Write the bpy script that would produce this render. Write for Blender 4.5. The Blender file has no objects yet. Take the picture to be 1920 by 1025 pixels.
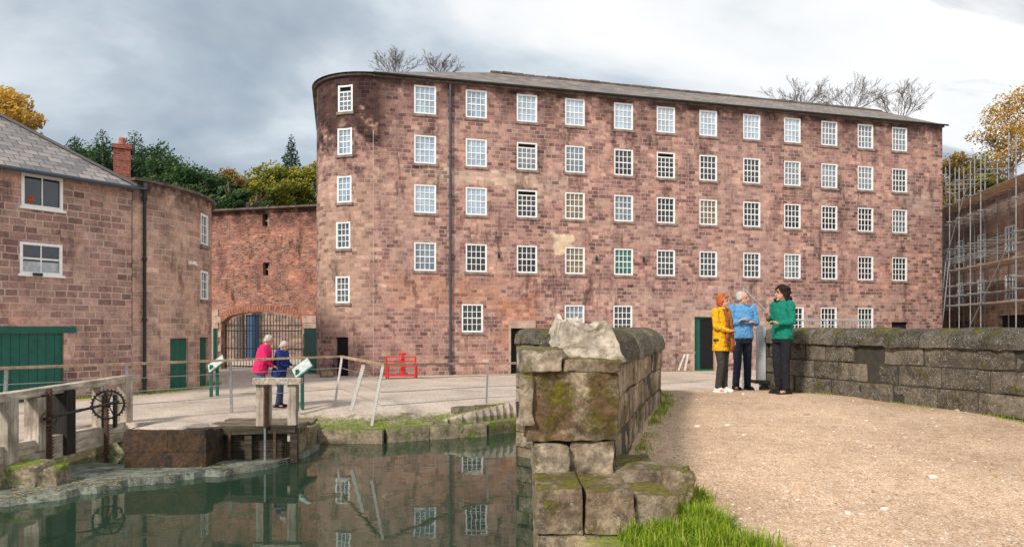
import bpy, math, random
from mathutils import Vector, Matrix, noise
random.seed(7)
R=math.radians
F=1280.0; H=618.0; CZ=1.9
scene=bpy.context.scene; COL=scene.collection
def PX(px,py,d): return Vector(((px-960)/F*d, d, CZ-(py-H)/F*d))
def XD(px,d): return (px-960)/F*d
def ZD(py,d): return CZ-(py-H)/F*d
def sm(a,b,x):
    t=max(0.0,min(1.0,(x-a)/(b-a))); return t*t*(3-2*t)
def lerp(a,b,t): return a+(b-a)*t
def interp(tab,x):
    if x<=tab[0][0]: return tab[0][1]
    for (a,b),(c,d) in zip(tab,tab[1:]):
        if x<=c: return b+(d-b)*(x-a)/(c-a)
    return tab[-1][1]
# ---------------------------------------------------------------- node helpers
def nd(nt,typ,ins=None,**props):
    n=nt.nodes.new(typ)
    for k,v in props.items(): setattr(n,k,v)
    for k,v in (ins or {}).items():
        s=n.inputs[k]
        if isinstance(v,bpy.types.NodeSocket): nt.links.new(v,s)
        else:
            if isinstance(v,(tuple,list)) and len(v)==3 and s.type=='RGBA': v=(*v,1)
            s.default_value=v
    return n
def mixc(nt,f,a,b,mode='MIX'):
    n=nt.nodes.new('ShaderNodeMix'); n.data_type='RGBA'; n.blend_type=mode
    for i,v in ((0,f),(6,a),(7,b)):
        if isinstance(v,bpy.types.NodeSocket): nt.links.new(v,n.inputs[i])
        else:
            if i and len(v)==3: v=(*v,1)
            n.inputs[i].default_value=v
    return n.outputs[2]
def mth(nt,op,a,b=0.0,c=None,clamp=False):
    n=nt.nodes.new('ShaderNodeMath'); n.operation=op; n.use_clamp=clamp
    for i,v in enumerate((a,b) if c is None else (a,b,c)):
        if isinstance(v,bpy.types.NodeSocket): nt.links.new(v,n.inputs[i])
        else: n.inputs[i].default_value=v
    return n.outputs[0]
def ramp(nt,fac,stops,interp='LINEAR'):
    n=nt.nodes.new('ShaderNodeValToRGB'); cr=n.color_ramp; cr.interpolation=interp
    while len(cr.elements)<len(stops): cr.elements.new(.5)
    for e,(p,c) in zip(cr.elements,stops):
        e.position=p
        if not isinstance(c,(tuple,list)): c=(c,c,c)
        e.color=(*c,1) if len(c)==3 else c
    nt.links.new(fac,n.inputs[0]); return n.outputs[0]
def newmat(name):
    m=bpy.data.materials.new(name); m.use_nodes=True; nt=m.node_tree
    return m,nt,nt.nodes['Principled BSDF']
def setb(b,**k):
    for a,v in k.items():
        a={'rough':'Roughness','metal':'Metallic','spec':'Specular IOR Level'}.get(a,a)
        b.inputs[a].default_value=v
def bump(nt,b,h,s=.5,dist=.02):
    n=nd(nt,'ShaderNodeBump',{'Height':h,'Strength':s,'Distance':dist}); nt.links.new(n.outputs[0],b.inputs['Normal'])
def noi(nt,vec,scale,detail=4,rough=.55,out=0):
    n=nd(nt,'ShaderNodeTexNoise',{'Scale':scale,'Detail':detail,'Roughness':rough})
    if vec is not None: nt.links.new(vec,n.inputs['Vector'])
    return n.outputs[out]
def objc(nt): return nt.nodes.new('ShaderNodeNewGeometry').outputs['Position']
def simple(name,col,rough=.7,metal=0,var=.25,scale=12,bs=.15,spec=.4):
    m,nt,b=newmat(name); p=nd(nt,'ShaderNodeTexCoord').outputs['Object']
    f=noi(nt,p,scale,5)
    lo=tuple(c*(1-var) for c in col); hi=tuple(min(1,c*(1+var)) for c in col)
    nt.links.new(ramp(nt,f,[(.3,lo),(.7,hi)]),b.inputs['Base Color'])
    setb(b,rough=rough,metal=metal,spec=spec)
    if bs: bump(nt,b,f,bs,.01)
    return m
def masonry(name,cols,mortar,bw,bh,ms,patches=(),soot=.5,stainscale=.35,bs=.7,warp=.022,sootz=None,corner=False,mstr=1.0,mott=.5,bk=.5):
    m,nt,b=newmat(name); uv=nd(nt,'ShaderNodeTexCoord').outputs['UV']
    w=noi(nt,uv,2.2,3,.5,1)
    wv=nd(nt,'ShaderNodeVectorMath',{0:w,1:(.5,.5,.5)},operation='SUBTRACT').outputs[0]
    wv=nd(nt,'ShaderNodeVectorMath',{0:wv,'Scale':warp*2},operation='SCALE').outputs[0]
    v=nd(nt,'ShaderNodeVectorMath',{0:uv,1:wv},operation='ADD').outputs[0]
    br=nd(nt,'ShaderNodeTexBrick',{'Vector':v,'Color1':(0,0,0),'Color2':(1,1,1),'Mortar':(.5,.5,.5),'Scale':1.0,'Mortar Size':ms,'Mortar Smooth':.2,'Brick Width':bw,'Row Height':bh},offset=.43,squash=.75,squash_frequency=3)
    n=len(cols)
    c=ramp(nt,br.outputs['Color'],[((i+.5)/n,k) for i,k in enumerate(cols)])
    fine=noi(nt,uv,14,6,.7)
    c=mixc(nt,1.0,c,ramp(nt,fine,[(.25,(.6,.6,.6)),(.5,(1,1,1)),(.75,(1.3,1.3,1.3))]),'MULTIPLY')
    big=noi(nt,uv,stainscale,6,.65)
    c=mixc(nt,1.0,c,ramp(nt,big,[(.3,(.72,.67,.7)),(.5,(1.0,.98,.98)),(.7,(1.3,1.2,1.12))]),'MULTIPLY')
    mid=noi(nt,uv,1.5,7,.72)
    c=mixc(nt,mott,c,mixc(nt,1.0,c,ramp(nt,mid,[(.34,(.35,.32,.36)),(.5,(.95,.93,.93)),(.66,(1.6,1.5,1.4))]),'MULTIPLY'))
    mfac=mth(nt,'MULTIPLY',br.outputs['Fac'],ramp(nt,noi(nt,uv,1.3,4),[(.33,.3*mstr),(.55,1.0*mstr)]))
    c=mixc(nt,mfac,c,mortar)
    sx=nd(nt,'ShaderNodeSeparateXYZ',{0:uv})
    nz=mth(nt,'SUBTRACT',noi(nt,uv,1.6,6,.7),.5)
    for (u0,u1,z0,z1,pc,ps) in patches:
        du=mth(nt,'ABSOLUTE',mth(nt,'DIVIDE',mth(nt,'SUBTRACT',sx.outputs[0],(u0+u1)/2),(u1-u0)/2))
        dz=mth(nt,'ABSOLUTE',mth(nt,'DIVIDE',mth(nt,'SUBTRACT',sx.outputs[1],(z0+z1)/2),(z1-z0)/2))
        mx=mth(nt,'ADD',mth(nt,'MAXIMUM',du,dz),mth(nt,'MULTIPLY',nz,2.2))
        k=ramp(nt,mx,[(.6,1.0),(1.0,0.0)])
        pc2=mixc(nt,1.0,pc,ramp(nt,br.outputs['Color'],[(0,(.75,.72,.72)),(1,(1.22,1.18,1.14))]),'MULTIPLY')
        c=mixc(nt,mth(nt,'MULTIPLY',k,ps*.85),c,pc2)
    st=noi(nt,nd(nt,'ShaderNodeMapping',{'Vector':uv,'Scale':(1.5,.45,1)}).outputs[0],.9,7,.72)
    sf=ramp(nt,st,[(.53,0.0),(.66,soot)])
    bsel=mth(nt,'MULTIPLY',ramp(nt,mth(nt,'FRACT',mth(nt,'MULTIPLY',br.outputs['Color'],7.31)),[(.78,0.0),(.82,bk)]),ramp(nt,noi(nt,uv,.5,4),[(.44,0.0),(.56,1.0)]))
    sf=mth(nt,'MAXIMUM',sf,mth(nt,'MULTIPLY',bsel,soot))
    if sootz:
        tz=mth(nt,'MULTIPLY',ramp(nt,mth(nt,'DIVIDE',sx.outputs[1],sootz),[(.84,0.0),(.97,.9)]),ramp(nt,noi(nt,uv,1.1,6,.7),[(.36,0.0),(.52,1.0)]))
        sf=mth(nt,'MAXIMUM',sf,tz)
    if corner:
        cu=ramp(nt,mth(nt,'ABSOLUTE',mth(nt,'DIVIDE',mth(nt,'ADD',sx.outputs[0],1.4),2.7)),[(.6,1.0),(1.0,0.0)])
        cz_=ramp(nt,mth(nt,'ADD',mth(nt,'DIVIDE',sx.outputs[1],12.4),mth(nt,'MULTIPLY',nz,.7)),[(.7,0.0),(.82,1.0)])
        sf=mth(nt,'MAXIMUM',sf,mth(nt,'MULTIPLY',mth(nt,'MULTIPLY',cu,cz_),.97))
    c=mixc(nt,sf,c,mixc(nt,1.0,c,(.16,.145,.155),'MULTIPLY'))
    nt.links.new(c,b.inputs['Base Color']); setb(b,rough=.92,spec=.2)
    hgt=mth(nt,'SUBTRACT',mth(nt,'MULTIPLY',fine,.6),br.outputs['Fac'])
    bump(nt,b,hgt,bs,.03); return m
# ---------------------------------------------------------------- materials
M={}
millcols=[(.225,.125,.12),(.43,.26,.22),(.33,.185,.17),(.5,.325,.27),(.38,.22,.195),(.265,.15,.145),(.55,.38,.305),(.4,.24,.21),(.47,.29,.245)]
mortar=(.6,.48,.39)
housecols=[(.28,.175,.155),(.45,.29,.24),(.52,.345,.28),(.37,.23,.2),(.56,.39,.315),(.44,.265,.23),(.31,.19,.175)]
M['house']=masonry('house_stone',housecols,(.64,.53,.43),.38,.185,.015,soot=.65,mstr=.85,mott=.6,bk=.7)
M['tower']=masonry('tower_stone',[(.47,.31,.24),(.57,.4,.31),(.4,.265,.21),(.61,.44,.35),(.5,.315,.255)],(.62,.5,.4),.42,.19,.013,soot=.75,sootz=6.3,mott=.6,bk=.6)
M['brickwall']=masonry('old_brick',[(.26,.115,.09),(.44,.2,.14),(.35,.15,.11),(.5,.27,.19),(.2,.11,.1),(.4,.18,.13)],(.45,.35,.28),.24,.085,.011,soot=.9,warp=.015,sootz=7.6,mstr=.7,mott=.95,bk=.7,patches=[(0,5,0,3.2,(.42,.3,.24),.5)])
M['far_stone']=masonry('far_stone',[(.24,.18,.155),(.35,.26,.215),(.4,.3,.24),(.3,.21,.18)],(.44,.37,.3),.5,.22,.014,soot=.6)
M['redbrick']=masonry('chimney_brick',[(.3,.07,.05),(.42,.12,.08),(.24,.06,.05)],(.3,.2,.16),.22,.075,.01,soot=.2)
def slate(name,cols):
    m,nt,b=newmat(name); uv=nd(nt,'ShaderNodeTexCoord').outputs['UV']
    br=nd(nt,'ShaderNodeTexBrick',{'Vector':uv,'Color1':(0,0,0),'Color2':(1,1,1),'Mortar':(.3,.3,.3),'Scale':1.0,'Mortar Size':.014,'Mortar Smooth':.3,'Brick Width':.34,'Row Height':.24},offset=.5)
    c=ramp(nt,br.outputs['Color'],[((i+.5)/len(cols),k) for i,k in enumerate(cols)])
    c=mixc(nt,1.0,c,ramp(nt,noi(nt,uv,.7,6,.7),[(.3,(.65,.65,.67)),(.7,(1.35,1.28,1.15))]),'MULTIPLY')
    c=mixc(nt,mth(nt,'MULTIPLY',br.outputs['Fac'],.8),c,(.05,.05,.055))
    nt.links.new(c,b.inputs['Base Color']); setb(b,rough=.6,spec=.4)
    bump(nt,b,mth(nt,'SUBTRACT',noi(nt,uv,9,4),br.outputs['Fac']),.6,.02); return m
M['slate']=slate('slate',[(.18,.175,.19),(.3,.28,.29),(.23,.22,.23),(.35,.32,.31)])
M['slate_far']=slate('brown_slate',[(.14,.12,.115),(.26,.21,.18),(.18,.16,.15),(.3,.25,.21)])
M['white']=simple('white_paint',(.86,.86,.84),.45,var=.05,bs=0)
M['sillstone']=simple('sill_stone',(.22,.165,.145),.9,var=.45,scale=5)
M['dressed']=simple('dressed_stone',(.46,.33,.26),.9,var=.3,scale=4,bs=.4)
M['coping_far']=simple('dark_coping',(.13,.105,.09),.9,var=.5,scale=3,bs=.5)
M['green']=simple('green_paint',(.006,.1,.07),.45,var=.2,scale=6,bs=.05)
M['navyp']=simple('blue_paint',(.06,.13,.24),.5,var=.2)
M['black']=simple('black_iron',(.018,.018,.02),.5,var=.3)
M['bluepipe']=simple('slate_blue_pipe',(.05,.065,.09),.5,var=.2)
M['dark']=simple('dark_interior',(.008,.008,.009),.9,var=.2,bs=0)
M['steel']=simple('galvanised_steel',(.42,.44,.46),.4,metal=.6,var=.2)
M['scaff']=simple('scaffold_tube',(.28,.29,.3),.6,metal=.3,var=.3)
M['redmetal']=simple('red_metal',(.6,.03,.02),.45,var=.2)
M['rust']=simple('rust_iron',(.09,.045,.03),.85,var=.6,scale=20,bs=.4)
def wood(name,c0,c1,axis=0):
    m,nt,b=newmat(name); p=nd(nt,'ShaderNodeTexCoord').outputs['Object']
    s=[14,14,14]; s[axis]=1.2
    f=noi(nt,nd(nt,'ShaderNodeMapping',{'Vector':p,'Scale':tuple(s)}).outputs[0],1.5,6,.65)
    c=ramp(nt,f,[(.3,c0),(.68,c1)])
    c=mixc(nt,1.0,c,ramp(nt,noi(nt,p,2.0,5,.7),[(.35,(.6,.58,.55)),(.65,(1.2,1.2,1.2))]),'MULTIPLY')
    nt.links.new(c,b.inputs['Base Color']); setb(b,rough=.8,spec=.25)
    bump(nt,b,f,.5,.01); return m
M['greywood']=wood('weathered_oak',(.26,.2,.15),(.74,.66,.55),1)
M['greywoodz']=wood('weathered_oak_upright',(.24,.19,.145),(.68,.6,.5),2)
M['railwood']=wood('rail_wood',(.34,.21,.13),(.65,.48,.34),0)
M['darkwood']=wood('wet_dark_wood',(.02,.016,.012),(.1,.08,.055),0)
M['blackwood']=wood('black_wood',(.012,.012,.012),(.05,.045,.04),2)
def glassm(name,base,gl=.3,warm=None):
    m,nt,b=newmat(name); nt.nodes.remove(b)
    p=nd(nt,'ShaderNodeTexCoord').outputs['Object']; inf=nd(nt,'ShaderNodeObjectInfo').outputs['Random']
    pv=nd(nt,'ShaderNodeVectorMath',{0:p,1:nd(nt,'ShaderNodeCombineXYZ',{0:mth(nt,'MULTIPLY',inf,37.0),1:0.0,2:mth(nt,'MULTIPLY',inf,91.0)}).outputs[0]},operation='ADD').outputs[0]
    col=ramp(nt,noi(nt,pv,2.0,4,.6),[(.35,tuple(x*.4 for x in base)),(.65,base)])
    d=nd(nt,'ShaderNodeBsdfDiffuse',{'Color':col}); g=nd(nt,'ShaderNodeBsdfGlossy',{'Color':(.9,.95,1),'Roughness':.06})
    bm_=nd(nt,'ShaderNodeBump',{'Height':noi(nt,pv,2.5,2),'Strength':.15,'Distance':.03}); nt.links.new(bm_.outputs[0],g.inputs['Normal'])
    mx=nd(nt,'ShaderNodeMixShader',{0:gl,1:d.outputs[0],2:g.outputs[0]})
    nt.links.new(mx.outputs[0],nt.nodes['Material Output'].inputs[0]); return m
M['pane_sky']=glassm('glass_painted_sky',(.33,.5,.66),.3)  # sky reflection painted into the pale blue base colour of the panes
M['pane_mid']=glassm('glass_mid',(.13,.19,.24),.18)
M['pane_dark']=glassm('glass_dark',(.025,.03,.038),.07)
M['pane_warm']=glassm('glass_painted_glow',(.26,.19,.1),.08)  # warm indoor glow painted as base colour, nothing emits here
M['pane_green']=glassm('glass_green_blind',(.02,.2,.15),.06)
def rockm(name,cols,moss=.5,mosscol=((.03,.04,.008),(.12,.13,.02)),lichen=.3,lcol=(.55,.53,.45),scale=1.0,side=.35,dark=.4,rust=0,mscale=1.0):
    m,nt,b=newmat(name); p=objc(nt)
    t=nd(nt,'ShaderNodeAttribute',attribute_name='tone').outputs['Fac']
    c=ramp(nt,t,[((i+.5)/len(cols),k) for i,k in enumerate(cols)])
    f1=noi(nt,p,16*scale,9,.75); f2=noi(nt,p,3.2*scale,7,.7)
    c=mixc(nt,1.0,c,ramp(nt,f1,[(.3,(.4,.38,.37)),(.5,(1,1,1)),(.72,(1.6,1.55,1.48))]),'MULTIPLY')
    c=mixc(nt,ramp(nt,f2,[(.46,0.0),(.62,dark)]),c,(.035,.03,.026))
    vo=nd(nt,'ShaderNodeTexVoronoi',{'Vector':nd(nt,'ShaderNodeVectorMath',{0:p,1:noi(nt,p,9,3,.5,1)},operation='ADD').outputs[0],'Scale':13*scale,'Randomness':1.0})
    lf=mth(nt,'MULTIPLY',ramp(nt,mth(nt,'ADD',vo.outputs['Distance'],mth(nt,'MULTIPLY',f1,.2)),[(.26,1.0),(.36,0.0)]),ramp(nt,noi(nt,p,2.1,5,.65),[(.4,0.0),(.52,lichen*2)]),clamp=True)
    c=mixc(nt,lf,c,lcol)
    if rust:
        c=mixc(nt,ramp(nt,noi(nt,p,4.1,8,.72),[(.44,0.0),(.54,rust)]),c,ramp(nt,f1,[(.3,(.07,.035,.018)),(.7,(.24,.13,.05))]))
    nrm=nd(nt,'ShaderNodeSeparateXYZ',{0:nt.nodes.new('ShaderNodeNewGeometry').outputs['Normal']}).outputs[2]
    mf=mth(nt,'ADD',noi(nt,p,2.6*scale*mscale,9,.78),mth(nt,'MULTIPLY',nrm,side*.3))
    mk=ramp(nt,mf,[(.66-moss*.22,0.0),(.75-moss*.22,.95)])
    mc=ramp(nt,noi(nt,p,24,7,.78),[(.32,mosscol[0]),(.66,mosscol[1])])
    c=mixc(nt,mk,c,mc)
    nt.links.new(c,b.inputs['Base Color']); setb(b,rough=.93,spec=.2)
    hh=mth(nt,'ADD',f1,mth(nt,'MULTIPLY',mk,.35))
    bump(nt,b,hh,1.0,.035); return m
M['pier']=rockm('pier_stone',[(.38,.3,.205),(.52,.42,.3),(.45,.35,.24),(.58,.49,.37)],moss=.52,mosscol=((.07,.05,.01),(.3,.27,.04)),lichen=.4,dark=.7,rust=.4,mscale=1.3)
M['piermoss']=rockm('mossy_end_stone',[(.46,.36,.25),(.54,.44,.32)],moss=.72,mosscol=((.045,.032,.006),(.27,.23,.025)),lichen=.35,dark=.8,rust=.8,mscale=1.1,lcol=(.62,.56,.38))
M['pierpale']=rockm('pale_rough_stone',[(.68,.57,.44),(.76,.68,.56)],moss=.0,lichen=.5,dark=.3,lcol=(.82,.78,.7),rust=.2)
M['parapet']=rockm('dark_parapet_stone',[(.115,.1,.078),(.2,.17,.13),(.15,.128,.1),(.25,.21,.158)],moss=.42,mosscol=((.07,.06,.015),(.22,.2,.045)),lichen=.8,lcol=(.62,.59,.5),scale=1.15,dark=.65,mscale=1.2)
M['quay']=rockm('quay_stone',[(.36,.29,.2),(.45,.37,.26),(.3,.25,.18)],moss=.62,mosscol=((.06,.09,.01),(.23,.33,.03)),lichen=.15,mscale=1.2)
M['stained']=rockm('dark_stained_stone',[(.06,.045,.036),(.035,.032,.03),(.085,.055,.04)],moss=.1,mosscol=((.03,.035,.01),(.09,.09,.03)),lichen=.05,dark=.9,rust=.4,scale=.8)
M['wetledge']=rockm('wet_ledge',[(.27,.29,.24),(.22,.24,.2)],moss=.2,mosscol=((.06,.08,.04),(.15,.18,.09)),lichen=.6,lcol=(.42,.44,.38),dark=.6,scale=.7)
# ---------------------------------------------------------------- mesh builder
WORLD={}
class MB:
    def __init__(s): s.v=[];s.f=[];s.uv={};s.t={}
    def face(s,pts,uv=None,tone=None):
        i=len(s.v); s.v+= [tuple(p) for p in pts]; s.f.append(tuple(range(i,i+len(pts))))
        if uv: s.uv[len(s.f)-1]=uv
        if tone is not None: s.t[len(s.f)-1]=tone
    def box(s,c,sz,rz=0,tilt=None,tone=None):
        c=Vector(c); m=Matrix.Rotation(rz,3,'Z')
        if tilt: m=m@tilt
        hx,hy,hz=sz[0]/2,sz[1]/2,sz[2]/2; i=len(s.v)
        for x in(-1,1):
            for y in(-1,1):
                for z in(-1,1): s.v.append(tuple(c+m@Vector((x*hx,y*hy,z*hz))))
        for q in((0,1,3,2),(4,6,7,5),(0,4,5,1),(2,3,7,6),(0,2,6,4),(1,5,7,3)):
            s.f.append(tuple(i+k for k in q))
            if tone is not None: s.t[len(s.f)-1]=tone
    def beam(s,p0,p1,w,h):
        p0=Vector(p0);p1=Vector(p1);d=(p1-p0).normalized()
        up=Vector((0,0,1)) if abs(d.z)<.95 else Vector((0,1,0))
        a=d.cross(up).normalized(); b=a.cross(d); i=len(s.v)
        for p in(p0,p1):
            for x,y in((-1,-1),(1,-1),(1,1),(-1,1)): s.v.append(tuple(p+a*x*w/2+b*y*h/2))
        for q in((0,1,2,3),(7,6,5,4),(0,4,5,1),(1,5,6,2),(2,6,7,3),(3,7,4,0)): s.f.append(tuple(i+k for k in q))
    def tube(s,p0,p1,r0,r1=None,n=8,caps=True):
        p0=Vector(p0);p1=Vector(p1); r1=r0 if r1 is None else r1
        d=(p1-p0)
        if d.length<1e-6: return
        d.normalize(); up=Vector((0,0,1)) if abs(d.z)<.95 else Vector((1,0,0))
        a=d.cross(up).normalized(); b=a.cross(d); i=len(s.v)
        for p,r in((p0,r0),(p1,r1)):
            for k in range(n):
                an=2*math.pi*k/n; s.v.append(tuple(p+(a*math.cos(an)+b*math.sin(an))*r))
        for k in range(n): s.f.append((i+k,i+(k+1)%n,i+n+(k+1)%n,i+n+k))
        if caps: s.f.append(tuple(i+k for k in range(n))[::-1]); s.f.append(tuple(i+n+k for k in range(n)))
    def ell(s,c,r,m=None,nu=12,nv=8):
        c=Vector(c); m=m or Matrix.Identity(3); i=len(s.v)
        s.v.append(tuple(c+m@Vector((0,0,r[2]))))
        for a in range(1,nv):
            th=math.pi*a/nv
            for k in range(nu):
                ph=2*math.pi*k/nu
                s.v.append(tuple(c+m@Vector((r[0]*math.sin(th)*math.cos(ph),r[1]*math.sin(th)*math.sin(ph),r[2]*math.cos(th)))))
        s.v.append(tuple(c-m@Vector((0,0,r[2])))); e=len(s.v)-1
        for k in range(nu):
            s.f.append((i,i+1+k,i+1+(k+1)%nu)); b=i+1+(nv-2)*nu; s.f.append((e,b+(k+1)%nu,b+k))
        for a in range(nv-2):
            for k in range(nu):
                b=i+1+a*nu; s.f.append((b+k,b+nu+k,b+nu+(k+1)%nu,b+(k+1)%nu))
    def cap(s,p0,p1,r0,r1):
        s.tube(p0,p1,r0,r1,12); s.ell(p0,(r0,)*3); s.ell(p1,(r1,)*3)
    def loft(s,rings,T=None,n=16):
        i=len(s.v); T=T or (lambda p:p)
        for (c,rx,ry) in rings:
            for k in range(n):
                a=2*math.pi*k/n; s.v.append(tuple(T(Vector(c)+Vector((rx*math.cos(a),ry*math.sin(a),0)))))
        for j in range(len(rings)-1):
            for k in range(n): s.f.append((i+j*n+k,i+j*n+(k+1)%n,i+(j+1)*n+(k+1)%n,i+(j+1)*n+k))
        s.f.append(tuple(i+k for k in range(n))[::-1]); j=(len(rings)-1)*n; s.f.append(tuple(i+j+k for k in range(n)))
    def rock(s,c,hx,hy,hz,rz=0,rnd=.04,rough=.015,n=5,tone=None,fr=3.0,tilt=0,soft=False,shape=None):
        c=Vector(c); m=Matrix.Rotation(rz,3,'Z')@Matrix.Rotation(tilt,3,'Y'); seed=Vector((random.random()*50,random.random()*50,random.random()*50))
        tone=random.random() if tone is None else tone; key={}
        rnd=min(rnd,hx*.95,hy*.95,hz*.95)
        def co_(k,h):
            if soft: return k/n*h
            if abs(k)==n: return h if k>0 else -h
            return k/(n-2)*(h-rnd)
        def vert(a,b,cc):
            k=(a,b,cc)
            if k in key: return key[k]
            P=Vector((co_(a,hx),co_(b,hy),co_(cc,hz)))
            I=Vector((max(-(hx-rnd),min(hx-rnd,P.x)),max(-(hy-rnd),min(hy-rnd,P.y)),max(-(hz-rnd),min(hz-rnd,P.z))))
            D=P-I
            if D.length>1e-6: P=I+D.normalized()*rnd
            if shape: P=shape(P,hx,hy,hz)
            nn=noise.noise_vector(P*fr+seed)*rough+noise.noise_vector(P*fr*3+seed)*rough*.5
            s.v.append(tuple(c+m@(P+nn))); key[k]=len(s.v)-1; return key[k]
        for ax in range(3):
            for sg in(-1,1):
                for i in range(-n,n,2):
                    for j in range(-n,n,2):
                        q=[]
                        for (a,b) in((i,j),(i+2,j),(i+2,j+2),(i,j+2)):
                            t=[0,0,0]; t[ax]=sg*n; t[(ax+1)%3]=a; t[(ax+2)%3]=b; q.append(vert(*t))
                        s.f.append(tuple(q if sg>0 else q[::-1])); s.t[len(s.f)-1]=tone
    def build(s,name,mat,parent=None,smooth=False):
        me=bpy.data.meshes.new(name); me.from_pydata(s.v,[],s.f)
        if s.uv:
            ul=me.uv_layers.new(name='UVMap').data
            for fi,uvs in s.uv.items():
                ls=me.polygons[fi].loop_start
                for k,u in enumerate(uvs): ul[ls+k].uv=u
        if s.t:
            at=me.attributes.new('tone','FLOAT','FACE')
            arr=[s.t.get(i,.5) for i in range(len(s.f))]; at.data.foreach_set('value',arr)
        if smooth: me.polygons.foreach_set('use_smooth',[True]*len(me.polygons))
        me.materials.append(mat); me.update()
        if smooth=='auto': me.set_sharp_from_angle(angle=R(30))
        o=bpy.data.objects.new(name,me); COL.objects.link(o); attach(o,parent); return o
def attach(o,parent):
    if parent is not None:
        o.parent=parent
        if parent.name in WORLD: o.matrix_parent_inverse=WORLD[parent.name].copy()
def thing(name,label,cat,loc=(0,0,0),rz=0,group=None,world=True):
    o=bpy.data.objects.new(name,None); COL.objects.link(o); o.location=loc; o.rotation_euler=(0,0,rz)
    o.empty_display_size=.2
    tag(o,label,cat,group)
    if world: WORLD[o.name]=(Matrix.Translation(Vector(loc))@Matrix.Rotation(rz,4,'Z')).inverted()
    return o
def tag(o,label,cat,group=None,kind=None):
    o['label']=label; o['category']=cat
    if group: o['group']=group
    if kind: o['kind']=kind
    return o
def struct(o): o['kind']='structure'; return o
# ---------------------------------------------------------------- camera, world, sun
cam=bpy.data.cameras.new('camera'); co=bpy.data.objects.new('camera',cam); COL.objects.link(co)
co.location=(0,0,CZ); co.rotation_euler=(R(90),0,0); cam.lens=24; cam.sensor_width=36; cam.shift_y=(H-512.5)/1920; cam.clip_end=2000; cam.clip_start=.05
scene.camera=co
scene.view_settings.view_transform='Standard'; scene.view_settings.look='None'; scene.view_settings.exposure=0
SE,SA=R(38),R(218)
w=bpy.data.worlds.new('World'); scene.world=w; w.use_nodes=True; nt=w.node_tree; nt.nodes.clear()
out=nd(nt,'ShaderNodeOutputWorld')
sky=nd(nt,'ShaderNodeTexSky'); sky.sky_type='NISHITA'; sky.sun_disc=False; sky.sun_elevation=SE; sky.sun_rotation=SA
bg1=nd(nt,'ShaderNodeBackground',{'Color':sky.outputs[0],'Strength':.12})
g=nd(nt,'ShaderNodeTexCoord').outputs['Generated']; sp=nd(nt,'ShaderNodeSeparateXYZ',{0:g})
zz=mth(nt,'ADD',mth(nt,'MAXIMUM',sp.outputs[2],0.0),.25)
cv=nd(nt,'ShaderNodeCombineXYZ',{0:mth(nt,'DIVIDE',sp.outputs[0],zz),1:mth(nt,'DIVIDE',sp.outputs[1],zz),2:.37}).outputs[0]
cv2=nd(nt,'ShaderNodeMapping',{'Vector':cv,'Rotation':(0,0,.55),'Scale':(.8,1.2,1)}).outputs[0]
n1=nd(nt,'ShaderNodeTexNoise',{'Vector':cv2,'Scale':.95,'Detail':9.0,'Roughness':.52,'Distortion':.4}).outputs[0]
lr=mth(nt,'MULTIPLY',sp.outputs[0],.2)
lz=mth(nt,'MULTIPLY',sp.outputs[2],-.06)
cc=ramp(nt,mth(nt,'ADD',mth(nt,'ADD',n1,lr),lz),[(.34,(.36,.44,.53)),(.42,(.52,.6,.68)),(.48,(.74,.81,.87)),(.54,(.97,.99,1.0)),(.66,(1.15,1.15,1.15))])
cv3=nd(nt,'ShaderNodeMapping',{'Vector':cv,'Rotation':(0,0,-.6),'Scale':(.8,2.2,1),'Location':(3.3,1.7,0)}).outputs[0]
n2=nd(nt,'ShaderNodeTexNoise',{'Vector':cv3,'Scale':1.5,'Detail':8.0,'Roughness':.52,'Distortion':.3}).outputs[0]
cc=mixc(nt,mth(nt,'MULTIPLY',ramp(nt,n2,[(.5,0.0),(.6,.85)]),ramp(nt,sp.outputs[0],[(.1,.15),(.42,1.0)])),cc,(.34,.38,.44))
bg2=nd(nt,'ShaderNodeBackground',{'Color':cc,'Strength':1.0})
mx=nd(nt,'ShaderNodeMixShader',{0:.94,1:bg1.outputs[0],2:bg2.outputs[0]})
nt.links.new(mx.outputs[0],out.inputs[0])
sl=bpy.data.lights.new('sun','SUN'); so=bpy.data.objects.new('sun',sl); COL.objects.link(so)
sl.energy=3.7; sl.angle=R(9); sl.color=(1,.92,.82)
sd=Vector((math.sin(SA)*math.cos(SE),math.cos(SA)*math.cos(SE),math.sin(SE)))
so.rotation_euler=sd.to_track_quat('Z','Y').to_euler(); so.location=(-5,-10,20)

# ---------------------------------------------------------------- ground
LP=[(.42,4.95),(.9,6.8),(1.5,8.8),(1.9,10.1),(1.95,11.1),(1.6,12.1),(.9,13.1),(.3,13.8)]
RP=[(5.6,13.6),(4.98,12.9),(5.0,12.1),(5.22,11.2),(6.3,8.07),(7.35,4.5),(8.3,1.0),(9.2,-2.5)]
WZ=-.6
QP=[(-4.36,13.2),(-4.5,14.6),(-4.3,15.2),(-3.1,15.25),(-1.96,15.7),(-.76,16.3),(.3,17.3)]
POND=[(.3,-8)]+[(.3,4.5)]+LP+[(.35,15)]+[QP[-1]]+QP[-2::-1]+[(-5.7,13.2),(-5.7,12.1),(-6.9,12.1),(-7.0,13.6),(-8.3,13.9),(-8.4,10.8),(-13,9.6),(-13,-8)]
def inpoly(x,y,P):
    c=False; j=len(P)-1
    for i in range(len(P)):
        xi,yi=P[i]; xj,yj=P[j]
        if (yi>y)!=(yj>y) and x<(xj-xi)*(y-yi)/(yj-yi)+xi: c=not c
        j=i
    return c
prof=[(-6,.3),(2,.45),(4.5,.6),(6.5,.74),(8.5,.85),(11,.88),(12.2,.82),(14,.6),(17,.24),(20,.03),(22,0)]
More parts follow.
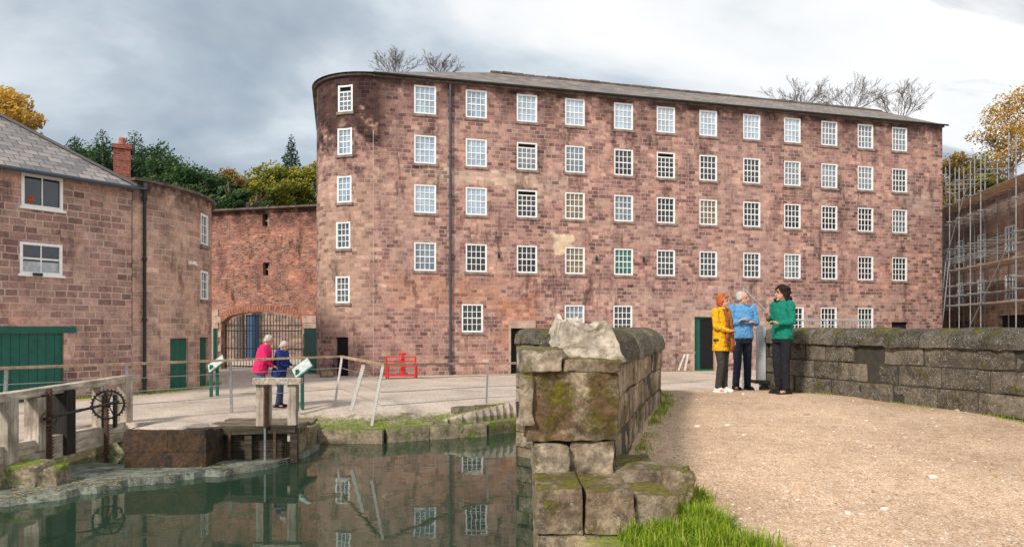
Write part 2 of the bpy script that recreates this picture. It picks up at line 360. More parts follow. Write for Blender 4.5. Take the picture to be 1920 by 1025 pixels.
def segd(x,y,P):
    b=1e9
    for (ax,ay),(bx,by) in zip(P,P[1:]):
        dx,dy=bx-ax,by-ay; t=max(0,min(1,((x-ax)*dx+(y-ay)*dy)/(dx*dx+dy*dy)))
        b=min(b,math.hypot(x-ax-t*dx,y-ay-t*dy))
    return b
RPS=[(b,a) for a,b in RP[::-1]]
def gh(x,y,pond=True):
    if pond and -14<x<3 and y<18 and inpoly(x,y,POND): return -1.7
    hb=interp(prof,y); m=sm(-2.5,1.2,x) if y>12 else sm(-.5,.2,x)
    rx=interp(RPS,y)+.5 if y<13 else 9
    m*=1-sm(rx,rx+3,x) if y<13 else 1-sm(7,11,x)
    h=hb*m
    if y>12 and x<2:
        h-=.3*(1-sm(.4,2.4,segd(x,y,QP[1:])))*(1-m)
        h+=.16*sm(-7.2,-6.6,x)*(1-sm(-5.7,-5.4,x))*(1-sm(12.6,14.5,y))
    h+=noise.noise(Vector((x*.7,y*.7,0)))*.02*(1 if y<60 else 0)
    return h
def axis(lo,hi,step,far):
    a=[]; x=lo
    while x<=hi: a.append(x); x+=step
    st=step; v=a[-1]
    while v<far: st*=1.35; v+=st; a.append(v)
    st=step; v=a[0]; b=[]
    while v>-far: st*=1.35; v-=st; b.append(v)
    return b[::-1]+a
xs=axis(-14,10,.16,900); ys=axis(2.5,20,.16,900)
mb=MB(); nx=len(xs)
for y in ys:
    for x in xs: mb.v.append((x,y,gh(x,y)))
for j in range(len(ys)-1):
    for i in range(nx-1): mb.f.append((j*nx+i,j*nx+i+1,(j+1)*nx+i+1,(j+1)*nx+i))
m,nt,b=newmat('gravel'); p=objc(nt); s3=nd(nt,'ShaderNodeSeparateXYZ',{0:p})
v1=nd(nt,'ShaderNodeTexVoronoi',{'Vector':p,'Scale':95.0}); v2=nd(nt,'ShaderNodeTexVoronoi',{'Vector':p,'Scale':36.0})
gcol=nd(nt,'ShaderNodeSeparateColor',{0:v1.outputs['Color']}).outputs[0]
tan=ramp(nt,gcol,[(.0,(.36,.22,.13)),(.3,(.6,.405,.265)),(.7,(.67,.47,.32)),(.93,(.73,.56,.41)),(1.0,(.88,.79,.67))])
grey=ramp(nt,gcol,[(.0,(.4,.32,.26)),(.5,(.59,.49,.41)),(1.0,(.71,.61,.52))])
hf=ramp(nt,mth(nt,'ADD',s3.outputs[2],mth(nt,'MULTIPLY',mth(nt,'SUBTRACT',noi(nt,p,.6,4),.5),.5)),[(.28,0.0),(.6,1.0)])
c=mixc(nt,hf,grey,tan)
c=mixc(nt,1.0,c,ramp(nt,noi(nt,p,.55,7,.7),[(.3,(.7,.66,.63)),(.5,(1,1,1)),(.7,(1.22,1.21,1.2))]),'MULTIPLY')
c=mixc(nt,1.0,c,ramp(nt,noi(nt,p,9,8,.72),[(.3,(.74,.7,.66)),(.5,(1,1,1)),(.7,(1.14,1.14,1.14))]),'MULTIPLY')
c2=nd(nt,'ShaderNodeSeparateColor',{0:v2.outputs['Color']}).outputs[1]
c=mixc(nt,mth(nt,'MULTIPLY',ramp(nt,c2,[(.95,0.0),(.96,.8)]),ramp(nt,v2.outputs['Distance'],[(.25,1.0),(.35,0.0)])),c,(.82,.77,.7))
gx=nd(nt,'ShaderNodeVectorMath',{0:p,1:(.98,4.35,.62)},operation='DISTANCE').outputs['Value']
gmk=ramp(nt,mth(nt,'ADD',gx,mth(nt,'MULTIPLY',mth(nt,'SUBTRACT',noi(nt,p,3.2,7,.75),.5),1.0)),[(.4,.9),(.68,0.0)])
c=mixc(nt,gmk,c,ramp(nt,noi(nt,p,22,5,.7),[(.35,(.08,.12,.015)),(.65,(.26,.32,.05))]))
low=ramp(nt,mth(nt,'ADD',s3.outputs[2],mth(nt,'MULTIPLY',noi(nt,p,2.2,7,.75),.42)),[(-.02,1.0),(.05,0.0)])
c=mixc(nt,mth(nt,'MULTIPLY',low,.75),c,ramp(nt,noi(nt,p,9,6,.7),[(.35,(.12,.1,.05)),(.55,(.17,.19,.05)),(.62,(.4,.34,.24))]))
far=mth(nt,'GREATER_THAN',s3.outputs[1],60.0); c=mixc(nt,far,c,(.06,.08,.03))
nt.links.new(c,b.inputs['Base Color']); setb(b,rough=.95,spec=.15)
bump(nt,b,mth(nt,'ADD',mth(nt,'MULTIPLY',v1.outputs['Distance'],-.8),noi(nt,p,18,7,.7)),.6,.015)
struct(mb.build('ground',m,smooth=True))
# water
m,nt,b=newmat('pond_water'); p=objc(nt)
nt.links.new(ramp(nt,noi(nt,p,.5,3),[(.3,(.018,.042,.024)),(.7,(.032,.06,.036))]),b.inputs['Base Color']); setb(b,rough=.02,spec=.5)
b.inputs['IOR'].default_value=1.45
bump(nt,b,noi(nt,nd(nt,'ShaderNodeMapping',{'Vector':p,'Scale':(1,1.6,1)}).outputs[0],1.6,3,.45),.045,.05)
mb=MB(); mb.face([(-16,-9,WZ),(4,-9,WZ),(4,17.9,WZ),(-16,17.9,WZ)]); struct(mb.build('water',m))

# ---------------------------------------------------------------- walls with openings
def wall(mb,path,ua,ub,z0,z1,ops,du=None,thick=.2,zt=None):
    us={ua,ub}; zs={z0,z1}
    for (a,b_,c,d) in ops:
        us|={a,b_}; zs|={c,d}
    if du:
        n=max(1,int((ub-ua)/du)); us|={ua+(ub-ua)*i/n for i in range(n+1)}
    us=sorted(u for u in us if ua-1e-6<=u<=ub+1e-6); zs=sorted(z for z in zs if z0-1e-6<=z<=z1+1e-6)
    def P(u,z,o=0):
        x,y,nx_,ny_=path(u); return (x-nx_*o,y-ny_*o,z)
    for a,b_ in zip(us,us[1:]):
        if b_-a<1e-5: continue
        for c,d in zip(zs,zs[1:]):
            if d-c<1e-5: continue
            um,zm=(a+b_)/2,(c+d)/2
            if any(o[0]<um<o[1] and o[2]<zm<o[3] for o in ops): continue
            mb.face([P(a,c),P(b_,c),P(b_,d),P(a,d)],[(a,c),(b_,c),(b_,d),(a,d)])
    for (a,b_,c,d) in ops:
        t=thick
        mb.face([P(a,c),P(a,d),P(a,d,t),P(a,c,t)],[(a,c),(a,d),(a+t,d),(a+t,c)])
        mb.face([P(b_,c),P(b_,c,t),P(b_,d,t),P(b_,d)],[(b_,c),(b_+t,c),(b_+t,d),(b_,d)])
        mb.face([P(a,d),P(b_,d),P(b_,d,t),P(a,d,t)],[(a,d),(b_,d),(b_,d+t),(a,d+t)])
        mb.face([P(a,c),P(a,c,t),P(b_,c,t),P(b_,c)],[(a,c),(a,c-t),(b_,c-t),(b_,c)])
def upx(path,px,ua,ub,n=1500):
    best=None
    for i in range(n+1):
        u=ua+(ub-ua)*i/n; x,y=path(u)[:2]; e=abs(x/y*F+960-px)
        if best is None or e<best[0]: best=(e,u)
    return best[1]
def place(path,u,z,inset=0):
    x,y,nx_,ny_=path(u); return Vector((x-nx_*inset,y-ny_*inset,z)), math.atan2(nx_,-ny_)
WCACHE={}
def winmesh(w,h,cols,rows,fw=.07,bw=.026,gap=0.0):
    key=(w,h,cols,rows,gap)
    if key in WCACHE: return WCACHE[key]
    a=MB()
    for sx in(-1,1): a.box((sx*(w/2-fw/2),0,0),(fw,.07,h))
    for sz in(-1,1): a.box((0,.002,sz*(h/2-fw/2)),(w-2*fw,.07,fw))
    iw,ih=w-2*fw,h-2*fw-gap; zb=-h/2+fw
    for i in range(1,cols): a.box((-iw/2+iw*i/cols,.012,zb+ih/2),(bw,.03,ih))
    for j in range(1,rows): a.box((0,.014,zb+ih*j/rows),(iw,.03,bw*(1.7 if j*2==rows else 1)))
    if gap: a.box((0,.012,zb+ih),(iw,.035,.05))
    p=MB(); p.face([(-iw/2,.03,zb),(iw/2,.03,zb),(iw/2,.03,zb+ih),(-iw/2,.03,zb+ih)])
    s=MB(); s.box((0,-.01,-h/2-.055),(w+.12,.18,.105))
    def me(b_,nm,mt):
        o=b_.build(nm,mt); d=o.data; bpy.data.objects.remove(o); return d
    g=None
    if gap:
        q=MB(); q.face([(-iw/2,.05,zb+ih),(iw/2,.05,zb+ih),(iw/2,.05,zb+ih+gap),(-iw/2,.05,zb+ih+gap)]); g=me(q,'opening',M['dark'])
    WCACHE[key]=(me(a,'window',M['white']),me(p,'pane',M['pane_dark']),me(s,'sill',M['sillstone']),g); return WCACHE[key]
def window(parent,loc,rz,w,h,cols,rows,pane,gap=0.0,sill=True,scale=None,fw=.07,label=None):
    f,p,s,g=winmesh(w,h,cols,rows,fw,gap=gap)
    o=bpy.data.objects.new('window',f); COL.objects.link(o); attach(o,parent); o.location=loc; o.rotation_euler=(0,0,rz)
    if label: o['label']=label
    pk='pane'+pane+str((w,h,cols,gap))
    if pk not in WCACHE:
        d=p.copy(); d.materials.clear(); d.materials.append(M[pane]); WCACHE[pk]=d
    q=bpy.data.objects.new('pane',WCACHE[pk]); COL.objects.link(q); q.parent=o
    if sill: q=bpy.data.objects.new('sill',s); COL.objects.link(q); q.parent=o
    if g: q=bpy.data.objects.new('open_gap',g); COL.objects.link(q); q.parent=o
    return o
# ---------------------------------------------------------------- THE MILL
T=Vector((.969,.2471)); T.normalize(); Nn=Vector((-T.y,T.x)); F0=Vector((-5.69,28.0)); RR=2.3; L=28.7; BD=8.6
Cc=F0+Nn*RR
def mill(u):
    if u>L: p=F0+T*L+Nn*(u-L); return (p.x,p.y,T.x,T.y)
    if u>=0: p=F0+T*u; return (p.x,p.y,-Nn.x,-Nn.y)
    a=-u/RR
    if a<=math.pi/2:
        d=-Nn*math.cos(a)-T*math.sin(a); p=Cc+d*RR; return (p.x,p.y,d.x,d.y)
    p=Cc-T*RR+Nn*((a-math.pi/2)*RR); return (p.x,p.y,-T.x,-T.y)
EZ=12.36
millT=thing('mill','long five storey reddish stone mill with rounded left corner and rows of white sash windows','mill',(F0.x,F0.y,0))
cx=[797,893,988,1078,1169,1249,1328,1410,1486,1555,1623,1687]
rowz=[11.5,9.43,7.37,4.96]; ww,wh=.93,1.2
ops=[];wins=[]
rnd=random.Random(3)
opened={(1,2),(1,5),(2,2)}
for r,z in enumerate(rowz):
    for i,x in enumerate(cx):
        u=upx(mill,x,0,L); 
        ops.append((u-ww/2,u+ww/2,z-wh/2,z+wh/2))
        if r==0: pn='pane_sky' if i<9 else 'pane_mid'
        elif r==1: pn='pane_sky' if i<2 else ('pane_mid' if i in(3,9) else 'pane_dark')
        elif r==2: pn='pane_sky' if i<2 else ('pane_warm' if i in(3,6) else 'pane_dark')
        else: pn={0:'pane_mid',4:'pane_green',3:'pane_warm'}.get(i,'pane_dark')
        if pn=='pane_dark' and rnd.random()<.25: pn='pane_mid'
        wins.append((u,z,pn,.17 if (r,i) in opened else 0.0,ww,wh))
for x in (886,1077,1168,1492,1554,1623):
    u=upx(mill,x,0,L); z=2.4; ops.append((u-ww/2,u+ww/2,z-wh/2,z+wh/2)); wins.append((u,z,'pane_mid' if x==1077 else 'pane_dark',0.0,ww,wh))
for i,(x,z) in enumerate([(647,11.38),(646,9.62),(645,7.66),(643,5.78),(642,3.55)]):
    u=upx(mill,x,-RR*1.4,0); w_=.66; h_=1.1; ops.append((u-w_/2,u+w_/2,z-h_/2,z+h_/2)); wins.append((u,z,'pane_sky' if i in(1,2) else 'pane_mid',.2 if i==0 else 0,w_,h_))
def dop(x0,x1,z0,z1,ua=0,ub=L):
    a,b_=upx(mill,x0,ua,ub),upx(mill,x1,ua,ub); ops.append((a,b_,z0,z1)); return (a,b_,z0,z1)
d_dark=dop(958,1000,0,1.97); d_green=dop(1302,1339,0,2.5); d_small=dop(1672,1703,1.6,2.3); d_tow=dop(629,653,0,1.6,-RR*1.5,0)
patch=[(1.6,8.2,8.0,8.8,(.64,.49,.39),.85),(5.5,8.5,7.4,8.5,(.6,.45,.36),.6),(7.7,8.7,5.2,6.2,(.82,.68,.47),.95),(-3.6,0.3,1.5,9,(.53,.38,.29),.6),(0.3,6,2.6,4.3,(.56,.3,.19),.5),
       (5,7.4,.8,3.6,(.58,.25,.13),.5),(15.5,19,1.0,11.5,(.53,.36,.31),.45),(26,28.5,7.6,9.2,(.58,.43,.36),.6),(10,28,-.1,3.9,(.51,.38,.33),.5),(.5,3,4.5,8.0,(.58,.4,.33),.45),(3,6,9.9,11,(.56,.39,.33),.35),(9,14,6.2,6.9,(.56,.41,.35),.3),(20,25,8.2,8.8,(.56,.41,.35),.3)]
mm=masonry('mill_stone',millcols,mortar,.34,.165,.0118,patches=patch,soot=.82,sootz=12.5,corner=True,mstr=.7,mott=.68,bk=.8)
mb=MB(); wall(mb,mill,-RR*math.pi/2-5.5,-RR*math.pi/2,-.3,EZ,[])
wall(mb,mill,-RR*math.pi/2,0,-.3,EZ,[o for o in ops if o[1]<=0.01],du=.18)
wall(mb,mill,0,L,-.3,EZ,[o for o in ops if o[0]>=0]); wall(mb,mill,L,L+BD,-.3,EZ,[])
pe=F0+T*L; pb=pe+Nn*BD; pr=pe+Nn*BD/2
mb.face([(pe.x,pe.y,EZ),(pb.x,pb.y,EZ),(pr.x,pr.y,EZ+2.15)],[(L,EZ),(L+BD,EZ),(L+BD/2,EZ+2.15)])
q0=Cc-T*RR+Nn*5.5; mb.face([(pb.x,pb.y,-.3),(q0.x,q0.y,-.3),(q0.x,q0.y,EZ),(pb.x,pb.y,EZ)],[(0,0),(30,0),(30,12),(0,12)])
mb.build('wall',mm,millT)
k=MB(); p,rz=place(mill,.0,6,.008)
for j in range(30):
    if j%7==3: continue
    k.box((p.x,p.y,.17+.336*j),(.028,.03,.33),rz)
k.build('corner_joint',simple('pale_joint',(.5,.38,.32),.9,var=.5,scale=2),millT)
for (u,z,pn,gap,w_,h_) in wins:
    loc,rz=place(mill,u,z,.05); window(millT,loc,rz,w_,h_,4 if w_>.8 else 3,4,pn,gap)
def panel(parent,name,path,o,mat,inset=.12,label=None):
    (a,b_,c,d)=o; k=MB(); p0,_=place(path,a,c,inset); p1,_=place(path,b_,c,inset)
    n=max(2,int((b_-a)/.2)); dv=(p1-p0)/n
    q0,_=place(path,a,c,inset+.02); q1,_=place(path,b_,c,inset+.02); k.face([q0,q1,(q1.x,q1.y,d),(q0.x,q0.y,d)])
    for i in range(n):
        q=p0+dv*(i+.02); r_=p0+dv*(i+.98); mid=(q+r_)/2
        k.box((mid.x,mid.y,(c+d)/2),((r_-q).length,.03,d-c),math.atan2(dv.y,dv.x))
    ob=k.build(name,mat,parent)
    if label: ob['label']=label
    return ob
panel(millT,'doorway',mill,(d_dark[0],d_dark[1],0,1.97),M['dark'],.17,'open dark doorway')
gd=panel(millT,'door',mill,d_green,M['green'],.12,'tall dark green door')
k=MB(); p0,_=place(mill,d_green[0]+.35,0,.08); p1,_=place(mill,d_green[1]-.02,0,.08); k.face([(p0.x,p0.y,.1),(p1.x,p1.y,.1),(p1.x,p1.y,2.4),(p0.x,p0.y,2.4)]); k.build('dark_opening',M['dark'],gd)
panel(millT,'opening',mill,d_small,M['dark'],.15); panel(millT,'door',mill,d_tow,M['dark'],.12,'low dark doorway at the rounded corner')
def surround(parent,path,o,t=.2,name='door_surround',mat=None,proud=.03):
    k=MB(); a,b_,c,d=o
    for (u,z,w_,h_) in((a-t/2,(c+d)/2,t,d-c),(b_+t/2,(c+d)/2,t,d-c),((a+b_)/2,d+.16,b_-a+2*t,.32)):
        p,rz=place(path,u,z,.05-proud); k.box(p,(w_,.1,h_),rz)
    return k.build(name,mat or M['dressed'],parent)
surround(millT,mill,d_green); surround(millT,mill,d_dark,.1)
def pipe(parent,path,u,z0,z1,mat,r=.055):
    k=MB(); p,_=place(path,u,z0,-.09); k.tube((p.x,p.y,z0),(p.x,p.y,z1),r,n=10)
    z=z0+.4
    while z<z1: k.tube((p.x,p.y,z-.04),(p.x,p.y,z+.04),r*1.45,n=10); z+=1.8
    return k.build('drainpipe',mat,parent)
pipe(millT,mill,upx(mill,844,0,L),0,EZ-.1,M['bluepipe'],.05)
for x,y in((935,480),(1118,480),(1206,488)):
    u=upx(mill,x,0,L); p,rz=place(mill,u,5.05,-.08); k=MB(); k.box(p,(.08,.1,.18),rz); q,_=place(mill,u,5.2,0); k.beam(q,p+Vector((0,0,.12)),.03,.03); k.build('wall_lamp',M['black'],millT)
# roof
k=MB(); rs=F0+T*5.85+Nn*BD/2; re=F0+T*(L+.18)+Nn*BD/2; RZ=EZ+2.2; ov=.2
def ev(u,o=ov):
    x,y,a,b_=mill(u); return Vector((x+a*o,y+b_*o,EZ+.03))
e0=ev(0);e1=Vector((*(F0+T*(L+.2)-Nn*ov),EZ-.02)); R0=Vector((*rs,RZ)); R1=Vector((*re,RZ-.1))
sl_=math.hypot(BD/2,2.2)
nseg=14
def U(pt): return (Vector(pt.xy)-F0).dot(T)
for i in range(nseg):
    a,b_=i/nseg,(i+1)/nseg
    A=e0.lerp(e1,a);B=e0.lerp(e1,b_); C=R0.lerp(R1,b_);D=R0.lerp(R1,a)
    k.face([A,B,C,D],[(U(A),0),(U(B),0),(U(C),sl_),(U(D),sl_)])
us=[-RR*math.pi/2*i/10 for i in range(11)]+[-RR*math.pi/2-5.5]
for a,b_ in zip(us,us[1:]): k.face([ev(b_),ev(a),R0],[(b_,0),(a,0),(a+2,sl_+1)])
bk0=Vector((*(Cc-T*(RR+ov)+Nn*(BD-RR+ov)),EZ)); bk1=Vector((*(F0+T*(L+.2)+Nn*(BD+ov)),EZ))
k.face([ev(us[-1]),R0,bk0],[(0,0),(3,sl_),(6,0)]); k.face([bk1,bk0,R0,R1],[(0,0),(30,0),(26,sl_),(0,sl_)])
rf=k.build('roof',M['slate_far'],millT)
k=MB()
for i in range(40):
    dz=noise.noise(Vector((i*.4,0,0)))*.04
    k.beam(R0.lerp(R1,i/40+.001)+Vector((0,0,dz)),R0.lerp(R1,(i+1)/40-.001)+Vector((0,0,dz)),.28,.1)
k.build('ridge_tiles',M['coping_far'],rf)
k=MB(); us=[-RR*math.pi/2*i/16 for i in range(17)][::-1]
for a,b_ in zip(us,us[1:]):
    A,B=ev(a,.03),ev(b_,.03); k.beam(A-Vector((0,0,.06)),B-Vector((0,0,.06)),.16,.08)
A,B=ev(0,.05),Vector((*(F0+T*L-Nn*.05),EZ+.03)); k.beam(A-Vector((0,0,.09)),B-Vector((0,0,.09)),.16,.08); k.build('cornice',M['coping_far'],millT)
k=MB(); A,B=ev(0,.22),Vector((*(F0+T*(L+.15)-Nn*.22),EZ+.01)); k.tube(A-Vector((0,0,.02)),B-Vector((0,0,.02)),.045,n=8); k.build('gutter',M['black'],millT)

# ---------------------------------------------------------------- LEFT HOUSE
P2=Vector((-11.2,20.1)); T2=Vector((.59,.807)); T2.normalize(); O2=Vector((T2.y,-T2.x)); I2=-O2
def house(u): p=P2+T2*u; return (p.x,p.y,O2.x,O2.y)
HZ=6.05
hT=thing('stone_house','stone house with slate hipped roof, two white casement windows and wide green door','house',(P2.x,P2.y,0))
def rectop(path,x0,x1,y0,y1,ua,ub):
    a,b_=upx(path,x0,ua,ub),upx(path,x1,ua,ub); xm,ym=path((a+b_)/2)[:2]
    return (a,b_,ZD(y1,ym),ZD(y0,ym))
hw=[rectop(house,40,118,329,391,-7,0),rectop(house,37,117,456,515,-7,0)]
gdo=(-6.4,upx(house,120,-7,0),0,ZD(624,18.6))
mb=MB(); wall(mb,house,-7.5,0,-.3,HZ,hw+[gdo]); 
c0=P2-T2*7.5; c1=c0+I2*7; c2=P2+I2*7
mb.face([(c1.x,c1.y,-.3),(c0.x,c0.y,-.3),(c0.x,c0.y,HZ),(c1.x,c1.y,HZ)],[(0,0),(7,0),(7,6),(0,6)])
mb.face([(P2.x,P2.y,-.3),(c2.x,c2.y,-.3),(c2.x,c2.y,HZ),(P2.x,P2.y,HZ)],[(0,0),(7,0),(7,6),(0,6)])
mb.build('wall',M['house'],hT)
for i,o in enumerate(hw):
    w_,h_=o[1]-o[0],o[3]-o[2]; loc,rz=place(house,(o[0]+o[1])/2,(o[2]+o[3])/2,.03)
    wd=window(hT,loc,rz,round(w_,3),round(h_,3),2,2 if i else 1,'pane_dark',0.0,False,label='upper casement window with an orange flower inside' if i==0 else 'lower casement window with white blind')
    q=MB(); q.box((0,-.02,-h_/2-.03),(w_+.1,.16,.06)); ob=q.build('sill',M['white']); ob.parent=wd
    if i==1:
        q=MB(); q.face([(-w_/2+.08,.022,-h_/2+.08),(w_/2-.08,.022,-h_/2+.08),(w_/2-.08,.022,-.08),(-w_/2+.08,.022,-.08)]); ob=q.build('blind',simple('blind_grey',(.45,.47,.5),.8,bs=0)); ob.parent=wd
    else:
        q=MB()
        for j in range(30): 
            c=Vector((-.25+random.gauss(0,.05),.02,-h_/2+.2+random.gauss(0,.06))); q.ell(c,(.02,.01,.02),nu=6,nv=4)
        ob=q.build('flower',simple('orange_flower',(.5,.08,.01),.7,bs=0)); ob.parent=wd
panel(hT,'garage_door',house,gdo,M['green'],.1,'wide green boarded door')
k=MB(); p,rz=place(house,(gdo[0]+gdo[1])/2+.1,gdo[3]+.09,.01); k.box(p,(gdo[1]-gdo[0]+.4,.06,.17),rz); k.build('door_lintel',M['green'],hT)
k=MB(); RH=2.75; ov=.3
ea=Vector((*(P2+T2*.05+O2*ov),HZ+.02)); eb=Vector((*(P2-T2*7.7+O2*ov),HZ+.02)); ec=Vector((*(P2-T2*7.7+I2*7.3),HZ+.02)); ed=Vector((*(P2+T2*.05+I2*7.3),HZ+.02))
ra=Vector((*(P2-T2*3.5+I2*3.5),HZ+RH)); rb=Vector((*(P2-T2*4.2+I2*3.5),HZ+RH)); s_=4.5
k.face([eb,ea,ra,rb],[(-7.7,0),(0,0),(-3.5,s_),(-4.2,s_)]); k.face([ea,ed,ra],[(0,0),(7,0),(3.5,s_)]); k.face([ed,ec,rb,ra],[(0,0),(7.7,0),(4,s_),(3.5,s_)]); k.face([ec,eb,rb],[(0,0),(7,0),(3.5,s_)])
rf=k.build('roof',M['slate'],hT)
k=MB(); k.tube(ea-Vector((0,0,.05)),eb-Vector((0,0,.05)),.06,n=8); k.build('gutter',M['bluepipe'],hT)
k=MB(); k.beam(ea+Vector((0,0,.03)),ra+Vector((0,0,.03)),.2,.07); k.build('hip_tiles',M['slate'],rf)
cp=PX(229,300,23.0); k=MB()
cz0,cz1=5.8,ZD(262,23.0)
def uvbox(k,c,sx,sy,z0,z1,rz=0):
    m=Matrix.Rotation(rz,3,'Z'); P=[Vector((c.x,c.y,0))+m@Vector((a*sx/2,b_*sy/2,0)) for a,b_ in((-1,-1),(1,-1),(1,1),(-1,1))]
    for i in range(4):
        a,b_=P[i],P[(i+1)%4]; l=(b_-a).length; o=i*.37
        k.face([(a.x,a.y,z0),(b_.x,b_.y,z0),(b_.x,b_.y,z1),(a.x,a.y,z1)],[(o,z0),(o+l,z0),(o+l,z1),(o,z1)])
    k.face([(p.x,p.y,z1) for p in P],[(0,0),(sx,0),(sx,sy),(0,sy)])
uvbox(k,cp,.5,.5,cz0,cz1-.35,.5); uvbox(k,cp,.58,.58,cz1-.35,cz1-.22,.5); ch=k.build('chimney',M['redbrick'],rf)
k=MB(); k.tube((cp.x,cp.y,cz1-.22),(cp.x,cp.y,cz1+.05),.12,.1,10); k.build('chimney_pot',simple('terracotta',(.4,.12,.07)),ch)

# ---------------------------------------------------------------- ROUND TOWER
r2=4.33; C2=P2+I2*r2
def rt(u):
    a=u/r2; d=O2*math.cos(a)+T2*math.sin(a); p=C2+d*r2; return (p.x,p.y,d.x,d.y)
tT=thing('round_tower','low round pinkish stone tower with green door beside the stone house','tower',(C2.x,C2.y,0))
ub=r2*R(58)
tower_z=6.3
tops=[rectop(rt,319,353,634,733,0,ub)]; tops[0]=(tops[0][0],tops[0][1],0,tops[0][3])
u8=upx(rt,384,0,ub); yy=rt(u8)[1]
tops+= [(u8-.35,u8+.35,ZD(460,yy),ZD(402,yy)),(u8-.35,u8+.35,ZD(562,yy),ZD(508,yy)),(u8-.42,u8+.42,0,ZD(632,yy))]
mb=MB(); wall(mb,rt,0.02,r2*math.pi*1.15,-.3,tower_z,tops,du=.25); mb.build('wall',M['tower'],tT)
k=MB(); nn=60
ring=[rt(r2*2*math.pi*i/nn) for i in range(nn)]
k.face([(x,y,tower_z-.3) for x,y,_,_ in ring],[(x,y) for x,y,_,_ in ring]); k.build('flat_roof',M['coping_far'],tT)
k=MB(); n=26
for i in range(n):
    a,b_=r2*math.pi*1.15*i/n,r2*math.pi*1.15*(i+1)/n; x0,y0,_,_=rt(a+.02); x1,y1,_,_=rt(b_-.02); k.beam((x0,y0,tower_z+.04),(x1,y1,tower_z+.04),.3,.08)
k.build('coping',M['coping_far'],tT)
panel(tT,'door',rt,tops[0],M['green'],.1,'green wooden door facing the road'); panel(tT,'door',rt,tops[3],M['green'],.1,'green door on the far curve')
for o in tops[1:3]:
    loc,rz=place(rt,(o[0]+o[1])/2,(o[2]+o[3])/2,.04); window(tT,loc,rz,.7,round(o[3]-o[2],3),2,3,'pane_mid')
u=upx(rt,268,0,ub); pipe(tT,rt,u,0,tower_z-.1,M['black'],.05)
k=MB(); p,_=place(rt,u,tower_z-.15,-.1); k.box(p,(.24,.18,.2)); k.build('rainwater_hopper',M['black'],tT)
k=MB(); p,rz=place(rt,upx(rt,353,0,ub),ZD(490,21.5),-.14); k.box(p,(.14,.18,.1),rz); k.tube(p,p+Vector((.05,.2,-.05)),.03); k.build('camera_box',M['white'],tT)
p,rz=place(house,upx(house,68,-7,0),ZD(517,18.5),-.1); k=MB(); k.box(p,(.2,.12,.08),rz); k.build('wall_light',M['black'],hT)

# ---------------------------------------------------------------- BRICK WALL WITH ARCH
A3=Vector((XD(380,33.2),33.2)); B3=Vector((XD(606,31.6),31.6)); T3=(B3-A3).normalized(); O3=Vector((T3.y,-T3.x)); L3=(B3-A3).length
def bw(u): p=A3+T3*u; return (p.x,p.y,O3.x,O3.y)
gT=thing('brick_wall','tall weathered red brick wall with wide arched gateway between round tower and mill','wall',(A3.x,A3.y,0))
ym=32.4; BZ=ZD(393,ym)
ga,gb=upx(bw,415,0,L3),upx(bw,567,0,L3); gz0,gz1=ZD(604,ym),ZD(584,ym)
sl1=rectop(bw,492,504,401,424,0,L3); sl2=rectop(bw,493,505,492,516,0,L3)
mb=MB(); wall(mb,bw,0,L3,-.3,BZ,[sl1,sl2,(ga,gb,-.3,gz1+.003)],thick=.45)
n=16; arc=[]
for i in range(n+1):
    t=i/n; u=lerp(ga,gb,t); z=gz0+(gz1-gz0)*math.sqrt(max(0,1-(2*t-1)**2))**1.0; arc.append((u,z))
for (a,za),(b_,zb_) in zip(arc,arc[1:]):
    pts=[]
    for u,z in((a,za),(b_,zb_),(b_,gz1+.003),(a,gz1+.003)):
        x,y,_,_=bw(u); pts.append((x,y,z))
    mb.face(pts,[(a,za),(b_,zb_),(b_,gz1),(a,gz1)])
    x0,y0,_,_=bw(a);x1,y1,_,_=bw(b_); mb.face([(x0,y0,za),(x1,y1,zb_),(x1-O3.x*.45,y1-O3.y*.45,zb_),(x0-O3.x*.45,y0-O3.y*.45,za)],[(a,0),(b_,0),(b_,.45),(a,.45)])
mb.build('wall',M['brickwall'],gT)
k=MB()
for i in range(len(arc)-1):
    for s in range(2):
        t=(s+.5)/2; u=lerp(arc[i][0],arc[i+1][0],t); z=lerp(arc[i][1],arc[i+1][1],t); p,rz=place(bw,u,z+.15,-.0)
        sa=math.atan2(arc[i+1][1]-arc[i][1],arc[i+1][0]-arc[i][0])
        k.box(p,((arc[i+1][0]-arc[i][0])/2*.84/max(.5,math.cos(sa)),.04,.3),rz,Matrix.Rotation(-sa*.8,3,'Y'),tone=random.random())
k.build('brick_arch',simple('arch_brick',(.36,.15,.1),.9,var=.4,scale=7),gT)
k=MB()
for i in range(12):
    u0,u1=L3*i/12,L3*(i+1)/12-.02; x0,y0,_,_=bw(u0);x1,y1,_,_=bw(u1); k.beam((x0,y0,BZ+.04),(x1,y1,BZ+.04),.5,.08)
k.build('coping',M['coping_far'],gT)
def pier(a,b_,z):
    k=MB(); 
    for j in range(int((z+.2)/.34)):
        w_=(b_-a)*(1 if j%2 else .86); p,rz=place(bw,a+w_/2 if a<1 else b_-w_/2,.34*j+.0,-.02+.05); k.box(p,(w_,.16,.325),rz,tone=random.random())
    return k
pier(.02,ga,3.0).build('stone_pier',M['dressed'],gT); pier(gb,L3-.35,2.6).build('stone_pier',M['dressed'],gT)
for o in (sl1,sl2):
    loc,rz=place(bw,(o[0]+o[1])/2,(o[2]+o[3])/2,.25); k=MB(); w_,h_=o[1]-o[0],o[3]-o[2]
    k.box(loc,(w_,.03,h_),rz); sdp=k.build('slot_window',M['dark'],gT); k=MB(); k.box(loc-Vector((0,.04,0)),(w_,.03,.05),rz); k.box(loc-Vector((0,.045,0)),(.04,.03,h_),rz); k.build('frame',M['dressed'],sdp)
k=MB(); gi=thing('iron_gate','black iron barred gate filling the brick archway','gate',(*bw((ga+gb)/2)[:2],0))
